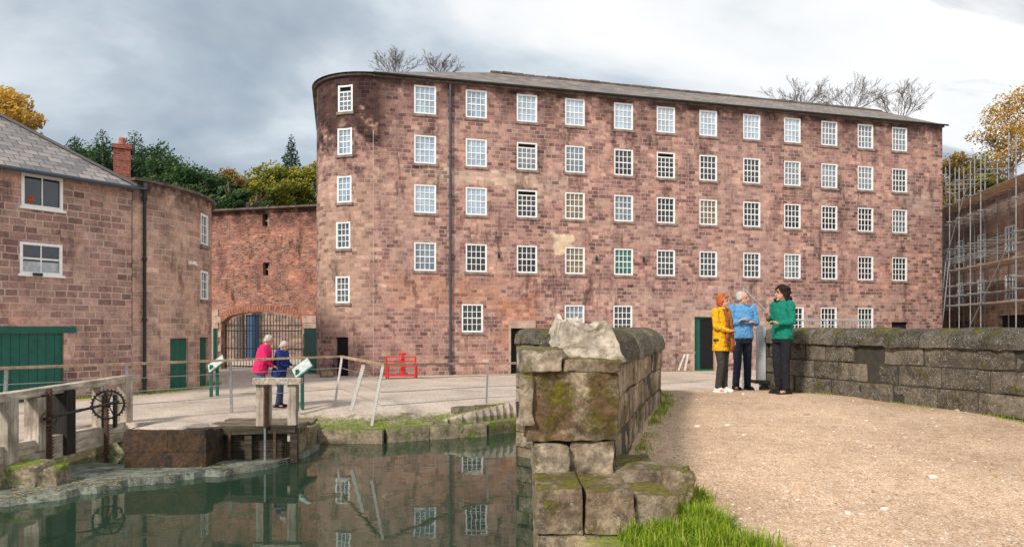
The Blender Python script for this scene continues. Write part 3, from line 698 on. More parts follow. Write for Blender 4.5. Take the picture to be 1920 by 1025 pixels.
nb=26
for i in range(nb+1):
    u=lerp(ga+.05,gb-.05,i/nb); z=gz0-.1+(gz1-gz0)*math.sqrt(max(0,1-(2*i/nb-1)**2)); p,_=place(bw,u,0,.25); k.tube((p.x,p.y,.08),(p.x,p.y,z),.016,n=6)
k.build('bars',M['black'],gi); k=MB()
for z in (.15,1.0,1.85,gz0-.15):
    p,_=place(bw,ga+.02,z,.25);q,_=place(bw,gb-.02,z,.25); k.beam(p,q,.05,.05)
k.build('cross_rail',M['black'],gi)
k=thing('gate_leaf','broad green timber gate leaf folded back against mill corner','gate',PX(594,703,30.3),group='green gate leaves of the archway')
b_=MB(); g0=Vector((XD(571,30.6),30.6)); g1=Vector((XD(616,28.9),28.9)); ga_=math.atan2(g1.y-g0.y,g1.x-g0.x); gl=(g1-g0).length
for i in range(9):
    q=g0.lerp(g1,(i+.5)/9); b_.box((q.x,q.y,1.0),(gl/9*.96,.05,1.95),ga_)
b_.build('boards',M['green'],k); b_=MB()
go=Vector((math.sin(ga_),-math.cos(ga_)))*.04
for z in(.35,1.0,1.65): b_.beam(Vector((*(g0+go),z)),Vector((*(g1+go),z)),.04,.12)
b_.build('ledges',M['green'],k)
k=thing('gate_leaf','narrow green timber gate leaf folded back beside round tower','gate',PX(405,700,31.5),group='green gate leaves of the archway'); b_=MB()
for i in range(3):
    b_.box((XD(401+4.5*i,31.8),31.8-.1*i,1.0),(.1,.05,1.95),-.9)
b_.build('boards',M['green'],k)
yT=thing('yard_building','stone outbuilding with blue door seen through the iron gate','building',(-18,46,0))
def yb(u): return (-24+u,46,0,-1)
mb=MB(); dd=rectop(yb,461,486,590,658,2,14); dd=(dd[0],dd[1],0,dd[3]); wall(mb,yb,0,14,-.3,3.6,[dd]); mb.build('wall',M['far_stone'],yT)
panel(yT,'door',yb,dd,M['navyp'],.1)
k=MB(); k.face([(-24.3,45.7,3.6),(-9.7,45.7,3.6),(-9.7,49,5.2),(-24.3,49,5.2)],[(0,0),(14,0),(14,3),(0,3)]); k.build('roof',M['slate'],yT)
# ---------------------------------------------------------------- RIGHT BUILDING + SCAFFOLD
A4=Vector((XD(1760,40.5),40.5)); B4=Vector((XD(1930,30.6),30.6)); T4=(B4-A4).normalized(); 
A4=A4-T4*1.0; L4=16; O4=Vector((T4.y,-T4.x))
def rbp(u): p=A4+T4*u; return (p.x,p.y,O4.x,O4.y)
rT=thing('stone_warehouse','stone building behind scaffolding at far right with small white windows','building',(A4.x,A4.y,0))
zz4=9.25; rops=[]
for px_ in (1801,1840,1893):
    u=upx(rbp,px_,0,L4); 
    for z in(6.2,3.9) : rops.append((u-.5,u+.5,z-.62,z+.62))
u=upx(rbp,1893,0,L4); rops.append((u-1.1,u+1.6,.1,2.6))
mb=MB(); wall(mb,rbp,0,L4,-.3,zz4-.6,rops); mb.build('wall',M['far_stone'],rT)
for o in rops[:-1]:
    loc,rz=place(rbp,(o[0]+o[1])/2,(o[2]+o[3])/2,.05); window(rT,loc,rz,1.0,1.24,3,4,'pane_mid')
panel(rT,'opening',rbp,rops[-1],M['dark'],.19)
k=MB(); p0,_=place(rbp,0,zz4-.6,-.3);p1,_=place(rbp,L4,zz4-.6,-.3);p2,_=place(rbp,L4,zz4+.8,4.5);p3,_=place(rbp,0,zz4+.8,4.5); k.face([p0,p1,p2,p3],[(0,0),(L4,0),(L4,5),(0,5)]); k.build('roof',M['slate_far'],rT)
sT=thing('scaffolding','tall grey tube scaffolding with boards and ladder in front of right building','scaffolding',(*rbp(8)[:2],0))
top=9.9; us=[upx(rbp,x,0,L4) for x in(1768,1790,1808,1825,1846,1866,1890,1912)]+[13.5,15.5]
for off in(-.45,-1.6):
    for u in us:
        p,_=place(rbp,u,0,off); k=MB(); k.tube(p,(p.x,p.y,top+random.random()*1.2),.026,n=6); k.build('upright',M['scaff'],sT)
for z in(1.9,3.1,3.6,4.1,4.9,5.5,6.0,7.4,8.3,9.3):
    k=MB()
    for off in(-.45,-1.6):
        p,_=place(rbp,us[0]-.3,z,off);q,_=place(rbp,us[-1],z,off); k.tube(p,q,.023,n=6)
    for u in us:
        p,_=place(rbp,u,z+.05,-.3);q,_=place(rbp,u,z+.05,-1.75); k.tube(p,q,.023,n=6)
    k.build('ledger',M['scaff'],sT)
for z in(3.15,4.95,8.35):
    k=MB()
    for o in(-.6,-.85,-1.1,-1.35): 
        p,_=place(rbp,us[0],z,o);q,_=place(rbp,us[-1],z,o); k.beam(p,q,.22,.045)
    k.build('platform',M['railwood'],sT)
k=MB(); 
for i in range(0,7,2): 
    p,_=place(rbp,us[i],2 if i%4 else 6,-1.65);q,_=place(rbp,us[i+2],6 if i%4 else 9.2,-1.65); k.tube(p,q,.023,n=6)
k.build('brace',M['scaff'],sT)
k=MB(); p,_=place(rbp,us[3]+.2,0,-1.9);q,_=place(rbp,us[3]+1.2,5.4,-1.75); s=Vector((T4.x,T4.y,0))*.4
k.tube(p,q,.03,n=6);k.tube(p+s,q+s,.03,n=6)
for i in range(16): a=p.lerp(q,i/16); k.tube(a,a+s,.018,n=5)
k.build('ladder',M['steel'],sT)
k=MB(); uvbox(k,Vector((23.4,38.5,0)),3.4,.4,0,3.0,.1); tag(k.build('garden_wall',M['brickwall']),'low red brick wall behind scaffolding at right end of mill','wall')
# ---------------------------------------------------------------- trees
def leafm(name,stops,tr=.25):
    m,nt,b=newmat(name); t=nd(nt,'ShaderNodeAttribute',attribute_name='tone').outputs['Fac']
    c=ramp(nt,t,stops); nt.links.new(c,b.inputs['Base Color']); setb(b,rough=.7,spec=.2)
    tl=nd(nt,'ShaderNodeBsdfTranslucent',{'Color':c}); mx=nd(nt,'ShaderNodeMixShader',{0:tr,1:b.outputs[0],2:tl.outputs[0]})
    nt.links.new(mx.outputs[0],nt.nodes['Material Output'].inputs[0]); return m
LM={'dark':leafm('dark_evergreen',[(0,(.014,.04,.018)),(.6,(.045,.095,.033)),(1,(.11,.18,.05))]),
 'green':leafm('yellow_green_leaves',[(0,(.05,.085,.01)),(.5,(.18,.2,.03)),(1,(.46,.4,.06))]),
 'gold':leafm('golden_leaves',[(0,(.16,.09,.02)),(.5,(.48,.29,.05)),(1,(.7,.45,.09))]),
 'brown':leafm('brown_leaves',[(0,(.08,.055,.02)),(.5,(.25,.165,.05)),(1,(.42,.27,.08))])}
M['bark']=simple('bark',(.15,.125,.105),.9,var=.4,scale=6,bs=.5)
def limb(k,p,d,l,r,depth,tips,spread=.5,n=5,kids=3,up=.03,rmin=.012):
    segs=3; q=p
    for i in range(segs):
        d2=(d+Vector((random.gauss(0,.14),random.gauss(0,.14),random.gauss(up,.07)))).normalized()
        e=q+d2*l/segs; k.tube(q,e,max(rmin,r*(1-.22*i)),max(rmin,r*(1-.22*(i+1))),n,False)
        if depth>0:
            for _ in range(kids if i else 1):
                dd=(d2+Vector((random.gauss(0,spread),random.gauss(0,spread),random.gauss(up,spread*.6)))).normalized()
                limb(k,e,dd,l*random.uniform(.4,.6),r*.5,depth-1,tips,spread,3,kids,up,rmin)
        q=e; d=d2
    tips.append(q)
def tree(px_,ptop,pbase,d,halfw,kind,label,n=5000,leaf=.3,conic=False,clumps=26,group='leafy trees behind the buildings'):
    x=XD(px_,d); zt=ZD(ptop,d); zb=ZD(pbase,d); hw_=halfw*d/F; cz=(zt+zb)/2; hz=(zt-zb)/2
    t=thing('conifer_tree' if conic else 'tree',label,'tree',(x,d,0),group='evergreens behind the round tower' if conic else group)
    k=MB(); tips=[]; k.tube((x,d,0),(x,d,zb+hz*.4),.35,.22,8)
    for i in range(7):
        a=random.random()*6.28; limb(k,Vector((x,d,zb+hz*(.1+.12*i))),Vector((math.cos(a)*.8,math.sin(a)*.8,.7)).normalized(),hw_*.6,.1,1,tips)
    if conic: k.tube((x,d,zb),(x,d,zt-.2),.2,.03,6)
    k.build('trunk',M['bark'],t)
    k=MB(); cl=[]; sd_=random.random()*40
    if not conic:
        for i in range(clumps):
            while True:
                v=Vector((random.uniform(-1,1),random.uniform(-1,1),random.uniform(-1,1)))
                if .25<v.length<1: break
            s=random.uniform(.18,.4); cl.append((Vector((x+v.x*hw_*(1-s*.6),d+v.y*hw_*(1-s*.6),cz+v.z*hz*(1-s*.6))),min(hw_,hz)*s))
    for i in range(n):
        if conic:
            f=1-math.sqrt(random.random()); a=random.random()*2*math.pi
            prof_=(1-f)**.62*(.68+.6*noise.noise(Vector((math.cos(a)*1.6+sd_,math.sin(a)*1.6,f*9)))+.16*math.sin(f*55+a*1.0))
            rr=max(.03,hw_*prof_)*(random.random()**.35); z=zb+(zt-zb)*f-rr*.3+.05*hw_
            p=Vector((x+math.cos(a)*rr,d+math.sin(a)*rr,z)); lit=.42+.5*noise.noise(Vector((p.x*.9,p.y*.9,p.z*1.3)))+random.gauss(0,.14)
            ls=leaf*random.uniform(.6,1.3)*(.55+.5*(1-f))
        else:
            c,s=random.choice(cl); v=Vector((random.gauss(0,1),random.gauss(0,1),random.gauss(0,1))); v=v.normalized()*(random.random()**.45)*s*1.3; v.z*=.75
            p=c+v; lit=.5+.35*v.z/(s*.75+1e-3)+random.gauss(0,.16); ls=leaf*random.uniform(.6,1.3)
        nrm=Vector((random.gauss(0,1),random.gauss(0,1)-.3,random.gauss(0,1)+.4)).normalized(); a=nrm.orthogonal().normalized(); b_=nrm.cross(a)
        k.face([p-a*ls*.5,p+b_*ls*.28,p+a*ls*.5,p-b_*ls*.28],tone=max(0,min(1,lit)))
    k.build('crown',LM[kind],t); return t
tree(28,154,330,40,80,'gold','golden autumn tree rising behind the left slate roof',9000,.26,clumps=44)
tree(140,252,440,52,66,'dark','dark evergreen tree just right of the golden tree',9000,.3,True)
tree(193,244,440,56,82,'dark','tallest dark evergreen tree, behind red chimney',12000,.3,True)
tree(252,246,440,58,90,'dark','dark evergreen tree immediately right of red chimney',12000,.3,True)
tree(178,262,400,60,74,'dark','broad dark evergreen filling gap behind the two tall conifers',8000,.3,clumps=60)
tree(282,262,420,62,72,'dark','broad dark evergreen behind right side of the round tower roofline',8000,.3,clumps=60)
tree(325,290,430,54,64,'dark','dark bushy evergreen above the round tower top',8000,.27,clumps=50)
tree(370,308,440,50,66,'dark','spreading dark yew above meeting of tower and brick wall',9000,.26,clumps=46)
tree(432,312,410,62,60,'brown','brown autumn tree behind the brick wall left half',7500,.28,clumps=44)
tree(546,254,430,58,50,'dark','spiky conifer standing against the sky beside mill corner',9000,.27,True)
tree(520,308,430,50,66,'green','yellow green leafy tree over middle of brick wall',11000,.25,clumps=48)
tree(585,290,430,52,50,'green','yellow green tree touching the rounded mill corner',9000,.25,clumps=40)
tree(450,352,440,45,80,'dark','low dark hedge tree just above the brick wall coping',7000,.26)
tree(1790,262,400,60,42,'brown','thin brown autumn tree above right end of mill roof',3000,.26)
tree(1895,155,340,55,66,'gold','tall sparse golden birch behind the scaffolding top',6500,.2,clumps=60)
tree(1835,285,390,62,60,'green','green yellow tree behind scaffolding between mill and warehouse',6500,.28)
tree(1800,330,420,66,64,'gold','low orange tree at right end of mill behind scaffolding',4500,.28)
def bare(px_,ptop,pbot,d,halfw,label,n=8):
    x=XD(px_,d); zt=ZD(ptop,d); zb=ZD(pbot,d)-.5; hwm=halfw*d/F; hgt=zt-zb
    t=thing('bare_tree',label,'tree',(x,d,0),group='bare trees behind the mill roof'); k=MB(); tips=[]
    k.tube((x,d,0),(x,d,zb),.3,.14,8); k.build('trunk',M['bark'],t); k=MB()
    for i in range(n):
        f=(i+.5)/n*2-1; a=random.random()*6.28
        dv=Vector((f*hwm,math.sin(a)*hwm*.4,hgt*(1-.35*f*f))); l=dv.length
        limb(k,Vector((x,d,zb)),dv.normalized(),l*.58,.04,3,tips,.4,4,2,.03,.009)
    k.build('branches',M['bark'],t)
bare(742,98,140,62,58,'bare twiggy tree top left of the roof peak',10); bare(825,106,140,64,48,'smaller bare tree top just right of roof corner',9)
bare(1500,168,200,60,78,'low bare tree top behind roof, leftmost of three',9); bare(1592,156,208,62,90,'broad bare tree behind roof, middle of three',11); bare(1688,156,222,64,70,'bare tree above right end of roof',10)

# ---------------------------------------------------------------- parapets
def polyline(P,seg=.12):
    Q=[Vector(p) for p in P]; Q=[2*Q[0]-Q[1]]+Q+[2*Q[-1]-Q[-2]]; out_=[]
    for i in range(1,len(Q)-2):
        for j in range(12):
            t=j/12; a,b_,c,d=Q[i-1],Q[i],Q[i+1],Q[i+2]
            out_.append(.5*((2*b_)+(c-a)*t+(2*a-5*b_+4*c-d)*t*t+(3*b_-a-3*c+d)*t**3))
    out_.append(Q[-2]); s=[0]
    for a,b_ in zip(out_,out_[1:]): s.append(s[-1]+(b_-a).length)
    def at(u):
        u=max(0,min(s[-1]-1e-6,u))
        for i in range(len(s)-1):
            if s[i+1]>=u:
                t=(u-s[i])/(s[i+1]-s[i]); p=out_[i].lerp(out_[i+1],t); d=(out_[i+1]-out_[i]).normalized(); return p,d
    return at,s[-1]
def cope(k,at,a,b_,hw,z,h):
    seed=random.random()*60; tone=random.random(); ns=7; prof_=[(-1,-.12),(-1.0,.22)]
    for i in range(9):
        t=math.pi*(1-i/8); prof_.append((math.cos(t)*.97,.3+.7*math.sin(t)))
    prof_+=[(1.0,.22),(1,-.12)]; base=len(k.v); m_=len(prof_); dj=random.gauss(0,.008); dz=random.gauss(0,.008)
    for j in range(ns+1):
        p,d=at(lerp(a,b_,j/ns)); nrm=Vector((-d.y,d.x)); e=.96 if j in(0,ns) else 1.0
        for (q,r) in prof_:
            w=noise.noise(Vector((p.x*3+seed,p.y*3,q*1.7+r)))*.02+noise.noise(Vector((p.x*11+seed,p.y*11,q*4+r*3)))*.012
            P=p+nrm*((q*hw+w)*e+dj); k.v.append((P.x,P.y,z+(r*h+w)*e+dz))
    def ad(f): k.f.append(f); k.t[len(k.f)-1]=tone
    for j in range(ns):
        for i in range(m_): ad((base+j*m_+i,base+j*m_+(i+1)%m_,base+(j+1)*m_+(i+1)%m_,base+(j+1)*m_+i))
    ad(tuple(base+i for i in range(m_))[::-1]); ad(tuple(base+ns*m_+i for i in range(m_)))
DM=simple('dark_mortar',(.05,.044,.033),.95)
def parapet(T_,P,ht,z0,z1,ch,bl,cop,mat,copmat,start=0,core=None,copbl=.55,rough=.014):
    at,LL=polyline(P); mbk=MB(); nc=round((z1-z0)/ch); ch=(z1-z0)/nc
    for c in range(nc):
        s=start-(random.random()*bl*.5 if start==0 and c%2 else 0)
        while s<LL-.1:
            l=bl*random.uniform(.7,1.35); a=max(start,s); b_=min(LL,s+l); s+=l
            if b_-a<.12: continue
            p,d=at((a+b_)/2); j=random.gauss(0,.01)
            mbk.rock((p.x,p.y,z0+ch*(c+.5)),(b_-a)/2-.006,ht+j,ch/2-.006,math.atan2(d.y,d.x)+random.gauss(0,.008),.018,rough,7)
    mbk.build('stone_courses',mat,T_,'auto')
    ck=MB(); s=start; 
    while s<LL-.15:
        l=copbl*random.uniform(.8,1.25); b_=min(LL,s+l); cope(ck,at,s+.005,b_-.005,ht+.05,z1+.01,cop); s=b_
    ck.build('coping',copmat,T_,'auto')
    k=MB(); n=int(LL/.3); 
    for i in range(n):
        a,b_=max(start,LL*i/n),LL*(i+1)/n
        if b_<=a: continue
        p,_=at(a);q,_=at(b_); k.beam((p.x,p.y,(z0+z1)/2),(q.x,q.y,(z0+z1)/2),ht*2-.03,z1-z0-.02)
    k.build('mortar_core',DM,T_)
lT=thing('bridge_parapet','mossy broken stone parapet end curving beside the pond, with rounded coping','parapet',(.9,6.8,0))
parapet(lT,LP,.3,-1.0,1.64,.31,.62,.28,M['pier'],M['parapet'],start=.42)
def blk(k,x0,x1,y0,y1,d,dep,rz=0,rnd=.03,rough=.03,tone=None,n=9,fr=2.5,soft=False,tilt=0,shape=None):
    xa,xb=XD(x0,d),XD(x1,d); za,zb=ZD(y1,d),ZD(y0,d)
    k.rock(((xa+xb)/2,d+dep/2,(za+zb)/2),(xb-xa)/2,dep/2,(zb-za)/2,rz,rnd,rough,n,tone,fr,tilt,soft,shape)
def chip(P,hx,hy,hz):      # crisp block with chipped corners
    P=P.copy(); e=abs(P.x/hx)**6+abs(P.z/hz)**6
    if e>.8:
        w_=noise.noise(Vector((P.x*5,P.y*5,P.z*5)))
        if w_>.05: P.x*=1-.12*w_; P.z*=1-.16*w_
    return P
k=MB()
blk(k,984,1161,694,829,4.84,.9,.03,.012,.024,.35,26,4.0,shape=chip)
k.build('mossy_end_stone',M['piermoss'],lT,'auto')
k=MB(); blk(k,973,1052,655,696,4.78,.55,.05,.014,.025,.9,15,4,shape=chip); blk(k,1053,1163,672,696,4.83,.8,.03,.012,.02,.6,13,4,shape=chip); blk(k,976,1000,700,800,4.79,.4,.0,.014,.035,.95,13,5,shape=chip)
blk(k,1001,1066,832,908,4.82,.6,0,.014,.028,.95,15,4,shape=chip); blk(k,1070,1158,824,904,4.87,.7,-.05,.014,.03,.8,15,4,shape=chip)
k.build('end_stones',M['pier'],lT,'auto')
def capshape(P,hx,hy,hz):
    f=(P.z/hz+1)/2; P=P.copy(); P.x=P.x*lerp(1.0,.7,f)-.05*f
    P.z+=.07*noise.noise(Vector((P.x*9,P.y*9,1)))*f*2; P.z-=max(0,P.x/hx)*.08*f; return P
k=MB(); blk(k,1044,1172,610,676,4.9,.62,.08,.014,.04,.6,20,7.0,False,0,capshape); k.build('broken_cap_stone',M['pierpale'],lT,'auto')
eT=thing('stone_steps','low mossy stone slabs stepping out at foot of the broken parapet','stone blocks',(.6,4.4,0))
k=MB()
blk(k,1004,1093,916,1003,4.3,.78,0,.01,.016,.3,13,4,shape=chip); blk(k,1094,1188,920,1004,4.32,.78,.02,.01,.016,.6,13,4,shape=chip); blk(k,1186,1268,930,1004,4.38,.62,.02,.01,.016,.8,13,4,shape=chip)
blk(k,1006,1128,1004,1090,4.28,.8,0,.01,.016,.7,13,4,shape=chip); blk(k,1129,1270,1006,1090,4.33,.8,.01,.01,.016,.2,11,4,shape=chip)
blk(k,1150,1248,880,926,4.84,.62,.04,.01,.018,.95,13,4,shape=chip); blk(k,1070,1150,898,922,4.7,.5,.0,.01,.018,.6,11,4,shape=chip); blk(k,1246,1306,884,950,4.74,.28,-.15,.03,.035,.5,14,5,shape=chip)
blk(k,1010,1240,1092,1240,4.3,.8,0,.03,.03,.3)
k.build('blocks',M['pier'],eT,'auto')
pT=thing('roadside_parapet','long dark stone parapet with rounded coping along the right of the gravel','parapet',(6.3,8.07,0))
parapet(pT,RP,.26,.56,1.68,.28,.62,.24,M['parapet'],M['parapet'],copbl=.48)

# ---------------------------------------------------------------- quay
qT=thing('quay_edge','mossy stone edging around the far side of the pond','quay',(-2,15.5,0))
at,LL=polyline(QP); k=MB(); s=0
while s<LL-.2:
    l=random.uniform(.9,1.6); b_=min(LL,s+l); p,d=at((s+b_)/2); top=lerp(-.05,-.3,sm(0,2,s)); n_=Vector((-d.y,d.x))
    p=p+n_*.12; k.rock((p.x,p.y,(top-1.3)/2),(b_-s)/2-.003,.32,(top+1.3)/2,math.atan2(d.y,d.x),.015,.022,9); s=b_
k.build('stones',M['quay'],qT,'auto')
wT=thing('low_stone_wall','short low dark stone wall on the quay beside the bridge parapet','wall',(-.5,17,0)); k=MB()
wa,wb=Vector((-1.45,16.75)),Vector((.25,17.75)); wang=math.atan2(wb.y-wa.y,wb.x-wa.x)
for i in range(3):
    q=wa.lerp(wb,(i+.5)/3); k.rock((q.x,q.y,-.2),(wb-wa).length/6-.004,.16,.2,wang,.015,.02,7,None)
k.build('stones',M['parapet'],wT,'auto')
bT=thing('sluice_abutment','dark stained stone abutment wall between the two sluices','stonework',(-6.2,12.2,0)); k=MB()
for j,(ya,yb_) in enumerate(((806,848),(848,890))):
    x=233
    while x<375:
        w_=random.uniform(60,110); x1=386 if x+w_>350 else x+w_; blk(k,x,x1-.1,ya,yb_-.1,12.0+random.uniform(0,.015),.3,0,.006,.01,None,9,4); x=x1
blk(k,232,386,890,960,12.0,.3)
blk(k,384,400,806,900,12.3,.5,0,.02,.02)
k.build('stones',M['stained'],bT,'auto')
k=MB(); blk(k,-60,60,874,945,10.4,.6,.05,.04,.05,.5,15,4); blk(k,58,98,880,945,10.5,.5,.2,.04,.05,.7,11,4); blk(k,-240,-62,869,940,10.0,.5,.05,.07,.04,.7,8); tag(k.build('mossy_kerb_stones',M['quay'],None,'auto'),'mossy kerb stones at foot of the left timber sluice','stone')
edge=[(-300,962),(0,950),(100,939),(170,926),(240,912),(320,904),(372,896),(450,888),(520,876),(575,857),(600,842)]
back=[(-300,880),(0,880),(100,880),(170,868),(240,872),(320,872),(372,868),(450,862),(520,858),(565,842),(598,832)]
k=MB(); n=0
def gp(px_,py_,z): d=(CZ-z)*F/(py_-H); return Vector((XD(px_,d),d,z))
for (a,b_),(c,d) in zip(zip(edge,edge[1:]),zip(back,back[1:])):
    for i in range(6):
        t0,t1=i/6,(i+1)/6
        def E(t,o): 
            x=lerp(a[0],b_[0],t); y=lerp(a[1],b_[1],t)+4*noise.noise(Vector((x*.03,0,3))); q=gp(x,y,WZ); return q
        def Bk(t): return gp(lerp(c[0],d[0],t),lerp(c[1],d[1],t),WZ+.05)
        e0_,e1_=E(t0,0),E(t1,0); b0,b1=Bk(t0),Bk(t1); m0=e0_.lerp(b0,.04);m1=e1_.lerp(b1,.04); m0.z=m1.z=WZ+.1
        e0_.z=e1_.z=WZ-.05; b0.z=b1.z=WZ+.07
        k.face([e0_,e1_,m1,m0],tone=.2); k.face([m0,m1,b1,b0],tone=.7)
struct(k.build('submerged_ledge',M['wetledge'],None,False))
lm=leafm('fallen_leaf',[(0,(.2,.1,.02)),(.5,(.5,.3,.06)),(1,(.7,.55,.2))],0)
k=MB()
for i in range(380):
    x=random.uniform(0,235) if i<240 else random.uniform(235,600); y=interp(edge,x) if i%3 else interp(back,x)+4; q=gp(x,y+random.gauss(-8,7),WZ+.006)
    if q.y>14: continue
    q.z=WZ+.108; a=random.random()*6.28; s=random.uniform(.015,.035); k.face([q+Vector((math.cos(a+t)*s*(1 if j%2 else .55),math.sin(a+t)*s*(1 if j%2 else .55),0)) for j,t in enumerate((0,1.57,3.14,4.71))],tone=random.random())
for i in range(300):
    y=random.uniform(4,14); x=random.uniform(1.3+.05*y,interp(RPS,min(y,12.8))-.4); s=random.uniform(.008,.02); z=gh(x,y,False)+.012; a=random.random()*6.28
    k.face([Vector((x+math.cos(a+t)*s*(1 if j%2 else .5),y+math.sin(a+t)*s*(1 if j%2 else .5),z+random.uniform(0,.012))) for j,t in enumerate((0,1.57,3.14,4.71))],tone=random.random()*.6)
tag(k.build('fallen_leaves',lm),'yellow and brown fallen leaves scattered along the wet ledge and the gravel','leaves',kind='stuff')

# ---------------------------------------------------------------- left timber sluice
sx_=-7.95
sL=thing('timber_sluice','large weathered timber sluice frame with iron gear wheel at left edge of pond','sluice',(sx_,12.4,WZ))
def SP(px_):
    d=sx_/((px_-960)/F); return d
k=MB(); k.beam((sx_,SP(-60),.84),(sx_,SP(243),.9),.2,.13); k.build('top_rail',M['greywood'],sL)
k=MB(); k.beam((sx_,SP(-60),-.08),(sx_,SP(236),-.16),.16,.38); k.build('lower_board',M['greywood'],sL)
for px_,z0,z1,w_,mt in((8,-.35,.8,.24,'greywoodz'),(66,-.1,.78,.24,'greywoodz'),(118,-.3,.84,.26,'blackwood'),(186,-.25,.84,.18,'greywoodz'),(232,-.8,.92,.2,'greywoodz')):
    d=SP(px_); k=MB(); k.beam((sx_+.02,d,z0),(sx_+.02,d,z1),w_,.24); k.build('post',M[mt],sL)
def rack(px_,y0,y1,d,xo,parent,w_=.07):
    x=XD(px_,d)+xo; k=MB(); z0,z1=ZD(y1,d),ZD(y0,d); k.beam((x,d,z0),(x,d,z1),w_,.05)
    n=int((z1-z0)/.055)
    for i in range(n): k.box((x+w_*.55,d,z0+(i+.5)*.055),(w_*.5,.06,.028))
    return k.build('rack_bar',M['rust'],parent)
d1=SP(92);d2=SP(198)
rack(92,728,896,d1-.25,0,sL,.07); rack(199,735,890,d2-.3,0,sL,.06)
def wheel(c,r,ax,parent,name='gear_wheel',sp=5,mat='black'):
    k=MB(); ax=Vector(ax).normalized(); a=ax.orthogonal().normalized(); b_=ax.cross(a); n=28
    P=[Vector(c)+(a*math.cos(2*math.pi*i/n)+b_*math.sin(2*math.pi*i/n))*r for i in range(n)]
    for i in range(n):
        k.tube(P[i],P[(i+1)%n],r*.075,n=6)
        q=P[i]+(P[i]-Vector(c)).normalized()*r*.1; k.box(q,(r*.08,r*.08,r*.08))
    for i in range(sp): t=2*math.pi*i/sp; k.tube(Vector(c),Vector(c)+(a*math.cos(t)+b_*math.sin(t))*r,r*.05,n=6)
    k.tube(Vector(c)-ax*.05,Vector(c)+ax*.05,r*.18,n=10); return k.build(name,M[mat],parent)
gc=PX(203,758,d2-.45); wheel(gc,.26,(.55,-1,0),sL); gc2=PX(92,784,d1-.38); wheel(gc2,.11,(.55,-1,0),sL,'pinion',4,'rust')
k=MB(); k.tube(PX(82,785,d1-.4),PX(222,752,d2-.4),.025,n=8); k.build('shaft',M['black'],sL)
k=MB()
for px_ in(88,198,220): 
    d=SP(px_)-.25; k.beam(Vector((sx_+.1,d,ZD(740,d))),Vector((sx_+.1,d,ZD(800,d))),.05,.08)
k.build('bracket',M['black'],sL)
# ---------------------------------------------------------------- small gate sluice
sG=thing('sluice_gate','small wooden sluice gate with plank deck and central screw rack at the pond','sluice gate',(-5,13,WZ))
dg=12.75
k=MB(); k.beam(PX(476,714,dg),PX(566,714,dg),.14,.12); k.build('cross_beam',M['greywood'],sG)
k=MB(); k.beam(PX(495,720,dg+.05),PX(495,802,dg+.05),.26,.12); k.build('post',M['greywoodz'],sG)
k=MB(); k.beam(PX(549,718,dg+.05),PX(549,826,dg+.05),.16,.14); k.build('post',M['greywoodz'],sG)
k=MB(); c0_,c1_=PX(499,722,dg-.1),PX(499,802,dg-.1); k.tube(c1_,c0_,.035,n=8)
for i in range(22): p=c0_.lerp(c1_,i/22); k.tube(p,p+Vector((0,0,-.02)),.055,n=8)
k.build('screw_rack',M['rust'],sG); k=MB(); k.tube(PX(497,800,dg-.1),PX(497,864,dg-.1),.022,n=6); k.build('rod',M['steel'],sG)
k=MB(); z=.0
for i in range(6): 
    y0=12.85+i*.29; k.box((-5.02+random.gauss(0,.02),y0,z+random.gauss(0,.006)),(1.86,.27,.06),random.gauss(0,.01))
k.build('plank_deck',wood('deck_wood',(.07,.055,.04),(.34,.27,.19),0),sG)
k=MB()
for i in range(4): k.beam((-5.75,dg+.1,-.12-.17*i),(-4.25,dg+.1,-.12-.17*i),.06,.16)
k.build('gate_boards',M['darkwood'],sG)
k=MB(); k.beam(PX(382,808,dg),PX(556,803,dg),.16,.14)
for px_ in(384,467,552): k.beam(PX(px_,802,dg),PX(px_,866,dg-.02),.13,.1)
k.build('gate_frame',M['darkwood'],sG)
k=MB(); 
for px_ in(430,515): k.beam(PX(px_,806,dg-.08),PX(px_,860,dg-.08),.05,.02)
k.build('iron_strap',M['rust'],sG)

# ---------------------------------------------------------------- timber handrail with steel posts
rl=[(-120,693,11.8),(0,690,12.4),(240,682,14.0),(432,675,15.7),(640,668,17.9)]
rr_=[(640,668,17.9),(717,683,14.0),(915,681,16.8),(985,680,17.6)]
HG='timber topped railings along the road'
hT2=thing('handrail','timber topped wire handrail running along the left road edge','railing',(-7.5,15,0),group=HG)
def railrun(pts,parent,cab=3):
    P=[PX(*p) for p in pts]; k=MB()
    for a,b_ in zip(P,P[1:]): k.beam(a,b_,.09,.05)
    k.build('top_rail',M['railwood'],parent); k=MB()
    for j in range(cab):
        dz=-.3-.27*j
        for a,b_ in zip(P,P[1:]): k.tube(a+Vector((0,0,dz)),b_+Vector((0,0,dz)),.008,n=4)
    k.build('wires',M['steel'],parent)
railrun(rl,hT2)
def post(parent,px0,py0,px1,py1,d,w_=.05,mat='steel'):
    k=MB(); a=PX(px0,py0,d); b_=PX(px1,py1,d); k.beam(b_,a,w_,w_*.8); k.build('post',M[mat],parent)
post(hT2,12,692,10,738,12.5);post(hT2,238,684,238,705,14.0); post(hT2,432,678,434,775,15.7)
h3=thing('handrail','timber topped wire handrail with leaning posts across middle of quay','railing',(-2.5,15.5,0),group=HG)
railrun(rr_,h3)
M['polepaint']=simple('pale_post',(.6,.57,.52),.6,var=.15)
post(h3,641,670,628,757,17.6,.05,'polepaint'); post(h3,682,684,659,768,15.6,.08,'polepaint'); post(h3,718,686,697,797,13.9,.055,'polepaint'); post(h3,915,683,912,757,16.7,.04)
h4=thing('timber_rail','short timber rail on splayed legs in front of the mill green door','railing',(XD(1265,24),24,.0))
k=MB(); k.beam(PX(1228,661,23),PX(1302,661,25),.08,.06); k.build('top_rail',M['railwood'],h4)
